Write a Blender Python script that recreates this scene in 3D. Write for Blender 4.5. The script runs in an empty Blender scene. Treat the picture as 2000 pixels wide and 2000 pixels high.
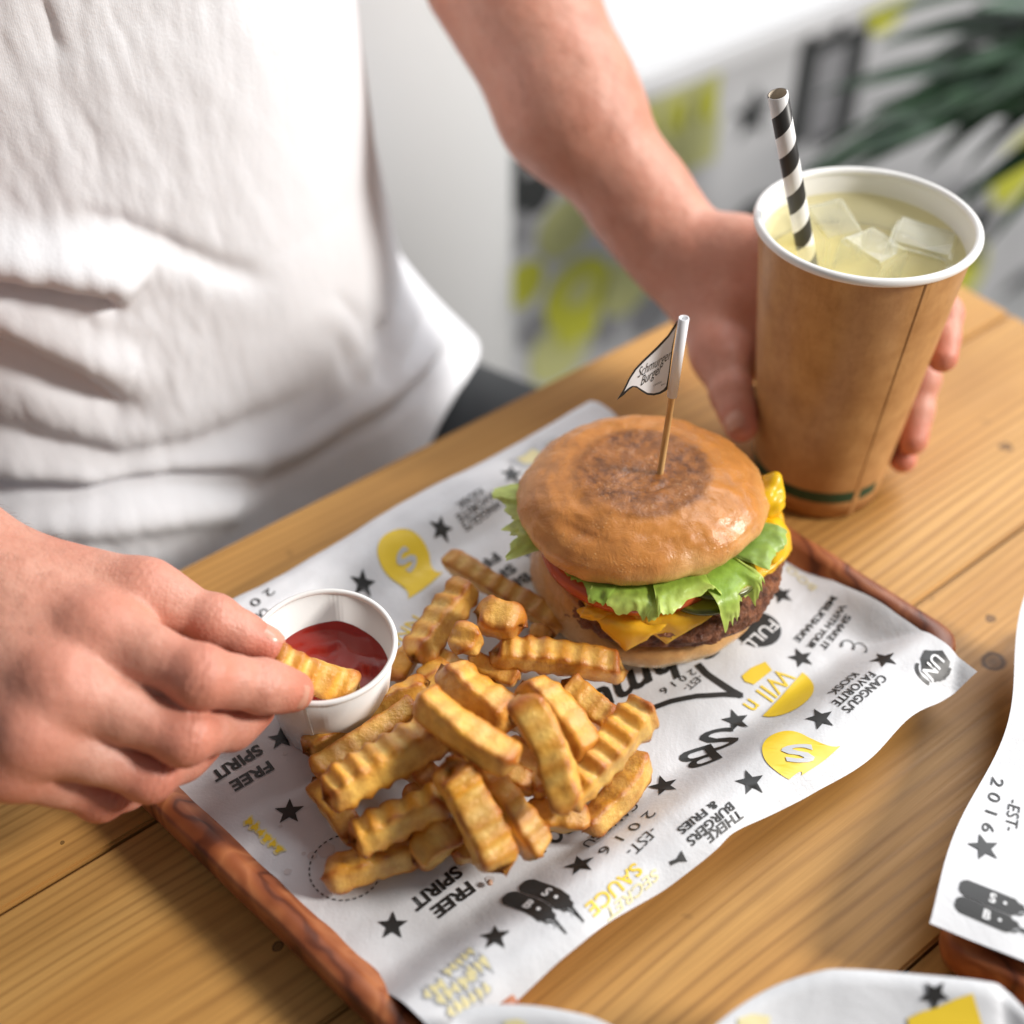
import bpy, bmesh, math, random
import numpy as np
from mathutils import Vector, Matrix, noise
from mathutils.geometry import tessellate_polygon

random.seed(7)
scene = bpy.context.scene
COL = scene.collection
R = math.radians

# ------------------------------------------------------------ camera
CAM_H = 0.428                      # camera height over the table top, metres
FPX = 2588.0                       # focal length for a 2000 px wide frame
S2 = 2 ** -0.5                     # the camera looks down at 45 degrees
cam_data = bpy.data.cameras.new('camera')
cam = bpy.data.objects.new('camera', cam_data)
COL.objects.link(cam)
cam.location = (0, 0, CAM_H)
cam.rotation_euler = (R(45), 0, 0)
cam_data.sensor_width = 36.0
cam_data.lens = 36.0 * FPX / 2000.0
cam_data.clip_start = 0.01
cam_data.clip_end = 50.0
cam_data.dof.use_dof = True
cam_data.dof.focus_distance = 0.488
cam_data.dof.aperture_fstop = 3.5
cam_data.dof.aperture_blades = 0
scene.camera = cam

# ------------------------------------------------------------ light
world = bpy.data.worlds.new('World')
scene.world = world
world.use_nodes = True
bg = world.node_tree.nodes['Background']
bg.inputs['Color'].default_value = (0.93, 0.96, 1.0, 1)
bg.inputs['Strength'].default_value = 0.19

def area_lamp(name, loc, target, size, power, color):
    d = bpy.data.lights.new(name, 'AREA')
    d.shape = 'DISK'
    d.size = size
    d.energy = power
    d.color = color
    o = bpy.data.objects.new(name, d)
    COL.objects.link(o)
    o.location = loc
    o.rotation_euler = (Vector(target) - Vector(loc)).to_track_quat('-Z', 'Y').to_euler()
    return o

KEY = Vector((0.86, -0.10, 0.52)).normalized()
TGT = Vector((0.03, 0.38, 0.03))
area_lamp('key_lamp', TGT + KEY * 2.4, TGT, 0.50, 69.0, (1.0, 0.96, 0.91))
WIN = Vector((0.52, 0.52, 0.68)).normalized()
area_lamp('window_lamp', TGT + WIN * 2.3, TGT, 1.5, 42.0, (0.94, 0.97, 1.0))

scene.view_settings.view_transform = 'Standard'
scene.view_settings.look = 'None'
scene.view_settings.exposure = 0.0
scene.view_settings.gamma = 1.0
scene.view_settings.use_curve_mapping = False
scene.cycles.use_denoising = True
scene.cycles.max_bounces = 6

# ------------------------------------------------------------ helpers: places
def P(x, y, z=0.0):
    """point at height z that the photograph shows at pixel (x, y) of 2000"""
    u = (x - 1000) / FPX; v = (y - 1000) / FPX
    t = (CAM_H - z) / (S2 + v * S2)
    return Vector((u * t, (S2 - v * S2) * t, z))

def PY(x, y, Y):
    u = (x - 1000) / FPX; v = (y - 1000) / FPX
    d = Y / (S2 - v * S2)
    return Vector((u * d, Y, CAM_H - (S2 + v * S2) * d))

def PD(x, y, d):
    u = (x - 1000) / FPX; v = (y - 1000) / FPX
    return Vector((u * d, (S2 - v * S2) * d, CAM_H - (S2 + v * S2) * d))

def smooth01(x):
    x = min(1.0, max(0.0, x))
    return x * x * (3 - 2 * x)

# ------------------------------------------------------------ helpers: objects
def tag(o, label=None, cat=None, group=None, kind=None):
    if label: o['label'] = label
    if cat: o['category'] = cat
    if group: o['group'] = group
    if kind: o['kind'] = kind
    return o

def mesh_obj(name, verts, faces, mat, parent=None, smooth=True, loc=None, colors=None):
    me = bpy.data.meshes.new(name)
    me.from_pydata([tuple(v) for v in verts], [], [tuple(f) for f in faces])
    me.materials.append(mat)
    if smooth:
        me.polygons.foreach_set('use_smooth', [True] * len(me.polygons))
    if colors is not None:
        at = me.color_attributes.new('tint', 'FLOAT_COLOR', 'POINT')
        arr = np.ones((len(verts), 4), dtype=np.float32)
        colors = np.asarray(colors)
        arr[:, :colors.shape[1]] = colors
        at.data.foreach_set('color', arr.ravel())
    me.update()
    o = bpy.data.objects.new(name, me)
    COL.objects.link(o)
    if parent: o.parent = parent
    if loc is not None: o.location = loc
    return o

def empty(name, loc=(0, 0, 0), rz=0):
    o = bpy.data.objects.new(name, None)
    COL.objects.link(o)
    o.location = loc
    o.rotation_euler = (0, 0, rz)
    o.empty_display_size = 0.02
    return o

def bm_obj(name, bm, mat, parent=None, smooth=False):
    me = bpy.data.meshes.new(name)
    bm.normal_update()
    bm.to_mesh(me); bm.free()
    me.materials.append(mat)
    if smooth:
        me.polygons.foreach_set('use_smooth', [True] * len(me.polygons))
    o = bpy.data.objects.new(name, me)
    COL.objects.link(o)
    if parent: o.parent = parent
    return o

def grid_faces(nu, nv, wrap_u=False, wrap_v=False):
    """vertices laid out index = i * nv + j"""
    fs = []
    for i in range(nu if wrap_u else nu - 1):
        i2 = (i + 1) % nu
        for j in range(nv if wrap_v else nv - 1):
            j2 = (j + 1) % nv
            fs.append((i * nv + j, i2 * nv + j, i2 * nv + j2, i * nv + j2))
    return fs

def lathe(profile, n=96, center=(0, 0, 0), close_ends=False):
    """profile [(r, z)] turned round the z axis"""
    vs = []; m = len(profile)
    for i in range(n):
        a = 2 * math.pi * i / n
        c, s = math.cos(a), math.sin(a)
        for r, z in profile:
            vs.append((center[0] + r * c, center[1] + r * s, center[2] + z))
    fs = grid_faces(n, m, wrap_u=True)
    return vs, fs

def tube(points, radii, n=10, caps=True):
    """round tube through points"""
    pts = [Vector(p) for p in points]
    m = len(pts)
    if not hasattr(radii, '__len__'): radii = [radii] * m
    vs = []; fs = []
    ref = Vector((0.13, 0.29, 0.95)).normalized()
    for i, p in enumerate(pts):
        t = (pts[min(i + 1, m - 1)] - pts[max(i - 1, 0)]).normalized()
        u = t.cross(ref)
        if u.length < 1e-4: u = t.cross(Vector((1, 0, 0)))
        u.normalize(); w = t.cross(u)
        for k in range(n):
            a = 2 * math.pi * k / n
            vs.append(p + radii[i] * (u * math.cos(a) + w * math.sin(a)))
    fs = [tuple(reversed(f)) for f in grid_faces(m, n, wrap_v=True)]
    if caps:
        fs.append(tuple(range(n)))
        fs.append(tuple(reversed(range((m - 1) * n, m * n))))
    return vs, fs

def fbm(p, oct=3, f=1.0):
    s = 0.0; a = 1.0
    for _ in range(oct):
        s += a * noise.noise(Vector(p) * f)
        f *= 2.03; a *= 0.5
    return s

# ------------------------------------------------------------ helpers: materials
class NT:
    def __init__(self, name):
        self.m = bpy.data.materials.new(name)
        self.m.use_nodes = True
        self.t = self.m.node_tree
        self.b = self.t.nodes['Principled BSDF']
    def n(self, kind, **kw):
        nd = self.t.nodes.new(kind)
        for k, v in kw.items():
            if k.startswith('i_'):
                nd.inputs[k[2:].replace('_', ' ')].default_value = v
            else:
                setattr(nd, k, v)
        return nd
    def l(self, a, b):
        self.t.links.new(a, b)
    def coord(self, which='Object', scale=(1, 1, 1), rot=(0, 0, 0), loc=(0, 0, 0)):
        tc = self.n('ShaderNodeTexCoord'); mp = self.n('ShaderNodeMapping')
        mp.inputs['Scale'].default_value = scale
        mp.inputs['Rotation'].default_value = rot
        mp.inputs['Location'].default_value = loc
        self.l(tc.outputs[which], mp.inputs['Vector'])
        return mp.outputs['Vector']
    def noise(self, vec, scale=5, detail=4, rough=0.5, dist=0.0):
        nd = self.n('ShaderNodeTexNoise')
        nd.inputs['Scale'].default_value = scale
        nd.inputs['Detail'].default_value = detail
        nd.inputs['Roughness'].default_value = rough
        nd.inputs['Distortion'].default_value = dist
        if vec is not None: self.l(vec, nd.inputs['Vector'])
        return nd.outputs['Fac']
    def ramp(self, fac, stops, interp='LINEAR'):
        nd = self.n('ShaderNodeValToRGB')
        cr = nd.color_ramp; cr.interpolation = interp
        while len(cr.elements) > 1: cr.elements.remove(cr.elements[-1])
        for i, (p, c) in enumerate(stops):
            e = cr.elements[0] if i == 0 else cr.elements.new(p)
            e.position = p
            e.color = (c[0], c[1], c[2], 1) if hasattr(c, '__len__') else (c, c, c, 1)
        self.l(fac, nd.inputs['Fac'])
        return nd.outputs['Color']
    def mix(self, fac, a, b, mode='MIX'):
        nd = self.n('ShaderNodeMix', data_type='RGBA', blend_type=mode)
        for s, v in ((nd.inputs[0], fac), (nd.inputs[6], a), (nd.inputs[7], b)):
            if hasattr(v, 'is_output'): self.l(v, s)
            elif hasattr(v, '__len__'): s.default_value = (v[0], v[1], v[2], 1)
            else: s.default_value = v
        return nd.outputs[2]
    def math(self, op, a, b=0.0, clamp=False):
        nd = self.n('ShaderNodeMath', operation=op, use_clamp=clamp)
        for s, v in ((nd.inputs[0], a), (nd.inputs[1], b)):
            if hasattr(v, 'is_output'): self.l(v, s)
            else: s.default_value = v
        return nd.outputs[0]
    def bump(self, h, strength=0.3, dist=0.001, normal=None):
        nd = self.n('ShaderNodeBump')
        nd.inputs['Strength'].default_value = strength
        nd.inputs['Distance'].default_value = dist
        self.l(h, nd.inputs['Height'])
        if normal is not None: self.l(normal, nd.inputs['Normal'])
        return nd.outputs['Normal']
    def set(self, **kw):
        names = dict(color='Base Color', rough='Roughness', normal='Normal', sss='Subsurface Weight',
                     sss_scale='Subsurface Scale', sss_radius='Subsurface Radius', metal='Metallic',
                     spec='Specular IOR Level', trans='Transmission Weight', ior='IOR', coat='Coat Weight',
                     coat_rough='Coat Roughness', sheen='Sheen Weight', alpha='Alpha')
        for k, v in kw.items():
            s = self.b.inputs[names[k]]
            if hasattr(v, 'is_output'): self.l(v, s)
            elif hasattr(v, '__len__') and k == 'color': s.default_value = (v[0], v[1], v[2], 1)
            else: s.default_value = v
        return self.m

def plain(name, color, rough=0.6, **kw):
    return NT(name).set(color=color, rough=rough, **kw)

KNOTS = [(1940, 1290, .0055), (1932, 1208, .0022), (1965, 870, .0032), (545, 1846, .0022), (1600, 1520, .0011), (118, 1648, .0009)]
def mat_pine():
    t = NT('pine wood')
    oi = t.n('ShaderNodeObjectInfo')
    tc = t.n('ShaderNodeTexCoord')
    off = t.n('ShaderNodeVectorMath', operation='SCALE')
    cmb = t.n('ShaderNodeCombineXYZ')
    t.l(oi.outputs['Random'], cmb.inputs[0]); t.l(oi.outputs['Random'], cmb.inputs[1]); t.l(oi.outputs['Random'], cmb.inputs[2])
    t.l(cmb.outputs[0], off.inputs[0]); off.inputs['Scale'].default_value = 7.3
    add = t.n('ShaderNodeVectorMath', operation='ADD')
    t.l(tc.outputs['Object'], add.inputs[0]); t.l(off.outputs[0], add.inputs[1])
    mp = t.n('ShaderNodeMapping'); mp.inputs['Scale'].default_value = (1.0, 9.0, 9.0)
    t.l(add.outputs[0], mp.inputs['Vector'])
    low = t.noise(mp.outputs[0], 2.2, 3, 0.5)
    # growth rings cut at a low angle: warped bands across the plank
    mp2 = t.n('ShaderNodeMapping'); mp2.inputs['Scale'].default_value = (1.6, 12.0, 12.0)
    t.l(add.outputs[0], mp2.inputs['Vector'])
    warp = t.noise(mp2.outputs[0], 1.0, 2, 0.45)
    sep = t.n('ShaderNodeSeparateXYZ'); t.l(add.outputs[0], sep.inputs[0])
    ph = t.math('ADD', t.math('MULTIPLY', sep.outputs['Y'], 1150.0), t.math('MULTIPLY', warp, 95.0))
    band = t.math('ADD', t.math('MULTIPLY', t.math('SINE', ph), 0.5), 0.5)
    band = t.math('MULTIPLY', t.math('POWER', band, 3.0), t.ramp(t.noise(mp2.outputs[0], 1.7, 3, .5), [(0.32, 0.25), (0.62, 1.0)]))
    mp3 = t.n('ShaderNodeMapping'); mp3.inputs['Scale'].default_value = (6.0, 300.0, 60.0)
    t.l(add.outputs[0], mp3.inputs['Vector'])
    fib = t.noise(mp3.outputs[0], 2.0, 5, 0.65)
    base = t.ramp(low, [(0.28, (0.42, 0.200, 0.050)), (0.5, (0.55, 0.290, 0.082)), (0.72, (0.64, 0.370, 0.120))])
    c = t.mix(t.math('MULTIPLY', band, 0.52), base, (0.22, 0.092, 0.024))
    c = t.mix(t.math('MULTIPLY', t.ramp(fib, [(0.35, 0.0), (0.75, 1.0)]), 0.28), c, (0.15, 0.062, 0.018))
    spot = t.noise(add.outputs[0], 46.0, 2, 0.4)
    c = t.mix(t.ramp(spot, [(0.73, 0.0), (0.80, 0.7)]), c, (0.06, 0.028, 0.012))
    blot = t.noise(add.outputs[0], 9.0, 3, 0.5)
    c = t.mix(t.ramp(blot, [(0.55, 0.0), (0.80, 0.35)]), c, (0.16, 0.062, 0.018))
    # knots and dents at their places on the table top
    geo = t.n('ShaderNodeNewGeometry')
    dis = t.n('ShaderNodeVectorMath', operation='ADD'); nz = t.n('ShaderNodeTexNoise'); nz.inputs['Scale'].default_value = 90.0
    sc = t.n('ShaderNodeVectorMath', operation='SCALE'); sc.inputs['Scale'].default_value = 0.006
    t.l(geo.outputs['Position'], nz.inputs['Vector']); t.l(nz.outputs['Color'], sc.inputs[0])
    t.l(geo.outputs['Position'], dis.inputs[0]); t.l(sc.outputs[0], dis.inputs[1])
    for kx, ky, kr in KNOTS:
        d = t.n('ShaderNodeVectorMath', operation='DISTANCE')
        t.l(dis.outputs[0], d.inputs[0]); q = P(kx, ky, 0.0) + Vector((0.003, 0.003, 0.003)); d.inputs[1].default_value = q
        f = t.math('DIVIDE', d.outputs['Value'], kr)
        c = t.mix(t.ramp(f, [(0.0, 0.75), (0.55, 0.55), (0.72, 0.95), (0.95, 0.35), (1.0, 0.0)]), c, (0.055, 0.022, 0.008))
    h = t.math('ADD', t.math('MULTIPLY', band, -0.5), t.math('MULTIPLY', fib, 0.5))
    rough = t.ramp(fib, [(0.3, 0.40), (0.8, 0.56)])
    return t.set(color=c, rough=rough, normal=t.bump(h, 0.28, 0.0006), spec=0.28)

def mat_redwood():
    t = NT('reddish tray wood')
    v = t.coord('Object', scale=(1, 1, 1), rot=(0, 0, R(-20)))
    warp = t.noise(v, 10.0, 3, 0.55)
    wv = t.n('ShaderNodeTexWave', wave_type='BANDS', bands_direction='X')
    wv.inputs['Scale'].default_value = 16.0
    wv.inputs['Distortion'].default_value = 14.0
    wv.inputs['Detail'].default_value = 3.0
    wv.inputs['Detail Scale'].default_value = 1.2
    t.l(v, wv.inputs['Vector'])
    fine = t.noise(t.coord('Object', scale=(160, 40, 60), rot=(0, 0, R(-20))), 1.6, 4, 0.6)
    c = t.ramp(wv.outputs['Fac'], [(0.0, (0.085, 0.020, 0.008)), (0.06, (0.25, 0.066, 0.022)), (0.45, (0.40, 0.125, 0.042)), (0.8, (0.50, 0.18, 0.066)), (1.0, (0.34, 0.10, 0.034))])
    c = t.mix(t.math('MULTIPLY', fine, 0.55), c, (0.20, 0.052, 0.018))
    c = t.mix(t.ramp(warp, [(0.60, 0.0), (0.74, 0.75)]), c, (0.060, 0.017, 0.008))
    return t.set(color=c, rough=0.42, normal=t.bump(fine, 0.25, 0.0006), spec=0.45)

def mat_paper():
    t = NT('greaseproof paper')
    v = t.coord('Object')
    f = t.noise(v, 900.0, 3, 0.6)
    g = t.noise(v, 26.0, 3, 0.5)
    c = t.mix(t.ramp(g, [(0.35, 0.0), (0.7, 1.0)]), (0.71, 0.715, 0.735), (0.64, 0.645, 0.665))
    spots = t.noise(t.coord('Object', loc=(3, 1, 0)), 42.0, 1, 0.3)
    c = t.mix(t.ramp(spots, [(0.78, 0.0), (0.83, 0.35)]), c, (0.55, 0.53, 0.52))
    h = t.math('ADD', t.math('MULTIPLY', f, 0.15), t.noise(v, 34.0, 4, 0.55, 0.6))
    return t.set(color=c, rough=0.44, normal=t.bump(h, 0.22, 0.004), spec=0.35, sss=0.0)

def mat_skin():
    t = NT('skin')
    at = t.n('ShaderNodeAttribute', attribute_name='tint')
    v = t.coord('Object')
    a = t.noise(v, 60.0, 4, 0.6)
    b = t.noise(v, 800.0, 3, 0.6)
    c = t.mix(t.ramp(a, [(0.35, 0.0), (0.7, 0.55)]), at.outputs['Color'], (0.56, 0.215, 0.140))
    c = t.mix(t.ramp(t.noise(v, 420, 3, .6), [(0.45, 0.0), (0.75, 0.35)]), c, (0.48, 0.180, 0.115))
    vo = t.n('ShaderNodeTexVoronoi', feature='DISTANCE_TO_EDGE')
    vo.inputs['Scale'].default_value = 620.0
    t.l(v, vo.inputs['Vector'])
    h = t.math('ADD', t.math('MULTIPLY', vo.outputs['Distance'], 0.45), t.math('MULTIPLY', b, 0.6))
    fold = t.noise(t.coord('Object', scale=(1, 1, 1)), 120.0, 3, 0.6)
    h = t.math('ADD', h, fold)
    return t.set(color=c, rough=0.46, sss=0.22, sss_scale=0.006, sss_radius=(1.0, 0.32, 0.18),
                 normal=t.bump(h, 0.36, 0.0012), spec=0.45)

def mat_tint(name, rough=0.5, sss=0.0, sss_scale=0.004, bump=0.3, bump_scale=400.0, dist=0.0006, mott=None, mott_scale=120.0, mott_amt=0.5, spec=0.5, radius=(1, .5, .2), coat=0.0):
    """colour kept per vertex ('tint') with a fine mottling on it"""
    t = NT(name)
    at = t.n('ShaderNodeAttribute', attribute_name='tint')
    v = t.coord('Object')
    c = at.outputs['Color']
    if mott:
        f = t.noise(v, mott_scale, 4, 0.6)
        c = t.mix(t.ramp(f, [(0.42, 0.0), (0.72, mott_amt)]), c, mott)
    h = t.noise(v, bump_scale, 5, 0.65)
    return t.set(color=c, rough=rough, sss=sss, sss_scale=sss_scale, sss_radius=radius,
                 normal=t.bump(h, bump, dist), spec=spec, coat=coat)
# ============================================================ table
AX = Vector((0.788, 0.616, 0)).normalized()       # along the table's far edge
BX = Vector((AX.y, -AX.x, 0))                     # from that edge towards the camera
TABLE_CORNER = Vector((0.2016, 0.6648, 0))
PINE = mat_pine()
REDWOOD = mat_redwood()
DARKMETAL = plain('dark steel', (0.03, 0.03, 0.032), 0.4, metal=0.6)

table = empty('cafe_table', TABLE_CORNER + AX * -0.7 + BX * 0.35 + Vector((0, 0, -0.75)), math.atan2(AX.y, AX.x))
tag(table, 'pine plank table carrying the trays, burger and paper cup', 'table')

def make_planks():
    # plank borders counted from the far edge; local axes: x along the planks, y towards the far edge
    borders = [0.0, 0.108, 0.212, 0.318, 0.3455, 0.452, 0.562, 0.70]
    L0, L1 = -0.72, 0.70
    for k in range(len(borders) - 1):
        y1 = 0.35 - borders[k]; y0 = 0.35 - borders[k + 1]
        gap = 0.00055
        bm = bmesh.new()
        bmesh.ops.create_cube(bm, size=1)
        cy = (y0 + y1) / 2
        for v in bm.verts:
            v.co.x = (L0 if v.co.x < 0 else L1)
            v.co.y *= (y1 - y0 - 2 * gap)
            v.co.z = 0.0 if v.co.z > 0 else -0.032
        bmesh.ops.bevel(bm, geom=[e for e in bm.edges], offset=0.0011, segments=2, affect='EDGES')
        o = bm_obj('plank', bm, PINE, table)
        o.location = (0, cy, 0.75 - (0.0004 if k % 2 else 0.0))
make_planks()

def box_bm(x0, x1, y0, y1, z0, z1, bev=0.0, seg=2):
    bm = bmesh.new()
    bmesh.ops.create_cube(bm, size=1)
    for v in bm.verts:
        v.co.x = x0 if v.co.x < 0 else x1
        v.co.y = y0 if v.co.y < 0 else y1
        v.co.z = z0 if v.co.z < 0 else z1
    if bev: bmesh.ops.bevel(bm, geom=list(bm.edges), offset=bev, segments=seg, affect='EDGES')
    return bm

for sx in (-0.6, 0.58):
    for sy in (-0.28, 0.27):
        bm_obj('leg', box_bm(sx - 0.025, sx + 0.025, sy - 0.025, sy + 0.025, 0.0, 0.70, 0.003), DARKMETAL, table)
bm_obj('under_frame', box_bm(-0.63, 0.61, -0.31, 0.30, 0.6985, 0.7165, 0.003), DARKMETAL, table)

# ============================================================ trays
def tray(name, corners, label, rim_h=0.0178, floor_h=0.0088, rim_w=0.0095, corner_r=0.012):
    """hollowed board with a raised lip; corners in the table plane, counter-clockwise"""
    c0 = sum((Vector((x, y, 0)) for x, y in corners), Vector()) / len(corners)
    root = empty(name, c0)
    tag(root, label, 'tray')
    pts = [Vector((x, y, 0)) - c0 for x, y in corners]
    def outline(inset, rad, nseg=8):
        n = len(pts); lines = []
        for i in range(n):
            a, b = pts[i], pts[(i + 1) % n]
            d = (b - a).normalized(); nrm = Vector((-d.y, d.x, 0))
            lines.append((a + nrm * inset, d))
        out = []
        cs = []
        for i in range(n):
            (p, d), (q, e) = lines[i - 1], lines[i]
            den = d.x * e.y - d.y * e.x
            tt = ((q.x - p.x) * e.y - (q.y - p.y) * e.x) / den
            cs.append(p + d * tt)
        for i in range(n):
            d = lines[i - 1][1]; e = lines[i][1]; c = cs[i]
            ang = math.acos(max(-1, min(1, -d.dot(e))))
            k = rad / math.tan(ang / 2)
            s = c - d * k; f = c + e * k
            for j in range(nseg + 1):
                tt = j / nseg
                out.append((1 - tt) ** 2 * s + 2 * tt * (1 - tt) * c + tt ** 2 * f)
            # points along the straight side
            nxt = cs[(i + 1) % n]
            e2 = lines[(i + 1) % n][1]
            ang2 = math.acos(max(-1, min(1, -e.dot(e2))))
            k2 = rad / math.tan(ang2 / 2)
            g = nxt - e * k2
            for j in range(1, 30):
                out.append(f.lerp(g, j / 30))
        return out
    rings = [(0.004, 0.0, corner_r - .002), (0.0012, 0.004, corner_r), (0.0, 0.009, corner_r), (0.0, rim_h - 0.004, corner_r), (0.0006, rim_h - 0.0012, corner_r),
             (0.0020, rim_h, corner_r - 0.001), (rim_w - 0.0018, rim_h - 0.0002, corner_r - 0.003), (rim_w - 0.0004, rim_h - 0.0016, corner_r - 0.003),
             (rim_w + 0.004, floor_h + 0.002, corner_r - 0.004), (rim_w + 0.008, floor_h, corner_r - 0.004)]
    vs = []; m = None
    for k, (ins, z, r) in enumerate(rings):
        o = outline(ins, max(0.003, r)); m = len(o)
        for q in o:
            w = 0.0006 * noise.noise(Vector((q.x * 40, q.y * 40, z * 10))) if 2 <= k <= 7 else 0
            vs.append(Vector((q.x + w, q.y + w, z + (0.5 * w if k > 3 else 0))))
    fs = []
    for k in range(len(rings) - 1):
        for j in range(m):
            j2 = (j + 1) % m
            fs.append((k * m + j, k * m + j2, (k + 1) * m + j2, (k + 1) * m + j))
    lip = mesh_obj('raised_lip', vs, fs, REDWOOD, root)
    # floor and underside of the board
    o = outline(rim_w + 0.0075, corner_r - 0.004)
    fv = [Vector((q.x, q.y, floor_h - 0.0006)) for q in o] + [Vector((q.x, q.y, 0.0006)) for q in o]
    n = len(o)
    mesh_obj('base_board', fv, [tuple(range(n)), tuple(reversed(range(n, 2 * n)))], REDWOOD, root, smooth=False)
    return root

TRAY = [(-0.1755, 0.3035), (-0.0100, 0.1520), (0.0060, 0.2035), (0.1835, 0.3385), (0.043, 0.483)]
tray('wooden_tray', TRAY, 'reddish wooden tray under the burger, fries and dip cup')

# ============================================================ printed paper
PAPER = mat_paper()
INK = plain('black print', (0.018, 0.017, 0.016), 0.45)
YELLOW = plain('yellow print', (0.83, 0.58, 0.03), 0.45)
PALE = plain('pale yellow print', (0.74, 0.66, 0.36), 0.45)
GREYP = plain('pale grey print', (0.50, 0.51, 0.53), 0.45)
WHITEP = plain('white print', (0.80, 0.80, 0.81), 0.45)

def text_mesh(s, bold=0.0, shear=0.0, res=3):
    cu = bpy.data.curves.new('lettering', 'FONT')
    cu.body = s; cu.size = 1.0; cu.offset = bold; cu.shear = shear
    cu.resolution_u = res; cu.fill_mode = 'FRONT'
    o = bpy.data.objects.new('lettering', cu)
    COL.objects.link(o)
    bpy.context.view_layer.update()
    me = o.to_mesh()
    vs = [Vector((v.co.x, v.co.y)) for v in me.vertices]
    fs = [tuple(p.vertices) for p in me.polygons]
    o.to_mesh_clear()
    bpy.data.objects.remove(o); bpy.data.curves.remove(cu)
    return vs, fs

class Sheet:
    """a paper sheet with a height field; prints are laid on its real surface"""
    def __init__(self, name, zfun, label, cat='paper', origin=None):
        self.z = zfun
        self.name = name
        self.label = label
        self.origin = origin or Vector((0, 0, 0))
    def at(self, x, y):
        z = 0.015
        for _ in range(6):
            p = P(x, y, z); z = self.z(p.x, p.y)
        return Vector((p.x, p.y, z))
    def put(self, name, verts2, faces, mat, lift=0.00030):
        """verts2: world (x, y)"""
        bm = bmesh.new()
        bv = [bm.verts.new((v[0], v[1], 0)) for v in verts2]
        for f in faces:
            try: bm.faces.new([bv[i] for i in f])
            except ValueError: pass
        bmesh.ops.triangulate(bm, faces=bm.faces[:])
        for _ in range(3):
            long = [e for e in bm.edges if e.calc_length() > 0.006]
            if not long: break
            bmesh.ops.subdivide_edges(bm, edges=long, cuts=1)
            bmesh.ops.triangulate(bm, faces=[f for f in bm.faces if len(f.verts) > 3])
        for f in bm.faces:
            f.normal_update()
            if f.normal.z < 0: f.normal_flip()
        for v in bm.verts:
            v.co.z = self.z(v.co.x, v.co.y) + lift
            v.co -= self.origin
        return bm_obj(name, bm, mat, self.root, smooth=True)
    def text(self, s, a, b, cap, mat=None, bold=0.02, shear=0.0, lift=0.0003, name='printed_lettering', fit=True):
        """centre line of the word runs from pixel a to pixel b"""
        vs, fs = text_mesh(s, bold, shear)
        if not vs: return
        x0 = min(v.x for v in vs); x1 = max(v.x for v in vs)
        A = self.at(*a).to_2d(); B = self.at(*b).to_2d()
        d = (B - A); L = d.length; d.normalize()
        up = Vector((-d.y, d.x))
        sx = L / (x1 - x0); sy = cap / 0.70
        out = [A + d * ((v.x - x0) * sx) + up * ((v.y - 0.35) * sy) for v in vs]
        return self.put(name, out, fs, mat or INK, lift)
    def poly(self, name, loops, mat, lift=0.0003):
        """loops of world (x, y); the first is the outline, others are holes"""
        flat = [Vector((p[0], p[1], 0)) for lp in loops for p in lp]
        tris = tessellate_polygon([[Vector((p[0], p[1], 0)) for p in lp] for lp in loops])
        return self.put(name, [(p.x, p.y) for p in flat], tris, mat, lift)
    def star(self, c, r, rot=0.0, mat=None, name='printed_star'):
        C = self.at(*c).to_2d()
        rr = r
        pts = []
        for k in range(10):
            q = rr if k % 2 == 0 else rr * 0.42
            a = rot + math.pi * k / 5
            pts.append(C + Vector((math.cos(a), math.sin(a))) * q)
        return self.poly(name, [pts], mat or INK)
    def frame(self, a, b):
        A = self.at(*a).to_2d(); B = self.at(*b).to_2d()
        d = (B - A); L = d.length; d.normalize()
        return A, d, Vector((-d.y, d.x)), L
    def shape(self, name, a, b, loops, mat, lift=0.0003, aspect=1.0):
        """loops in a frame whose x axis runs 0..1 from pixel a to pixel b"""
        A, d, u, L = self.frame(a, b)
        return self.poly(name, [[A + d * (x * L) + u * (y * L * aspect) for x, y in lp] for lp in loops], mat, lift)
    def stroke(self, name, pixels, w, mat, lift=0.0003, closed=False):
        pts = [self.at(*p).to_2d() for p in pixels]
        return self.stroke_w(name, pts, w, mat, lift, closed)
    def stroke_w(self, name, pts, w, mat, lift=0.0003, closed=False):
        n = len(pts); vs = []; fs = []
        for i, p in enumerate(pts):
            q0 = pts[(i - 1) % n] if (closed or i > 0) else p
            q1 = pts[(i + 1) % n] if (closed or i < n - 1) else p
            t = (q1 - q0).normalized(); nn = Vector((-t.y, t.x))
            vs += [p + nn * w / 2, p - nn * w / 2]
        for i in range(n if closed else n - 1):
            j = (i + 1) % n
            fs.append((2 * i, 2 * i + 1, 2 * j + 1, 2 * j))
        return self.put(name, vs, fs, mat, lift)

def circle2(c, rx, ry=None, n=32, a0=0, a1=2 * math.pi):
    ry = ry or rx
    return [(c[0] + rx * math.cos(a0 + (a1 - a0) * k / n), c[1] + ry * math.sin(a0 + (a1 - a0) * k / n)) for k in range(n + (0 if a1 - a0 > 6.28 else 1))]

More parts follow.
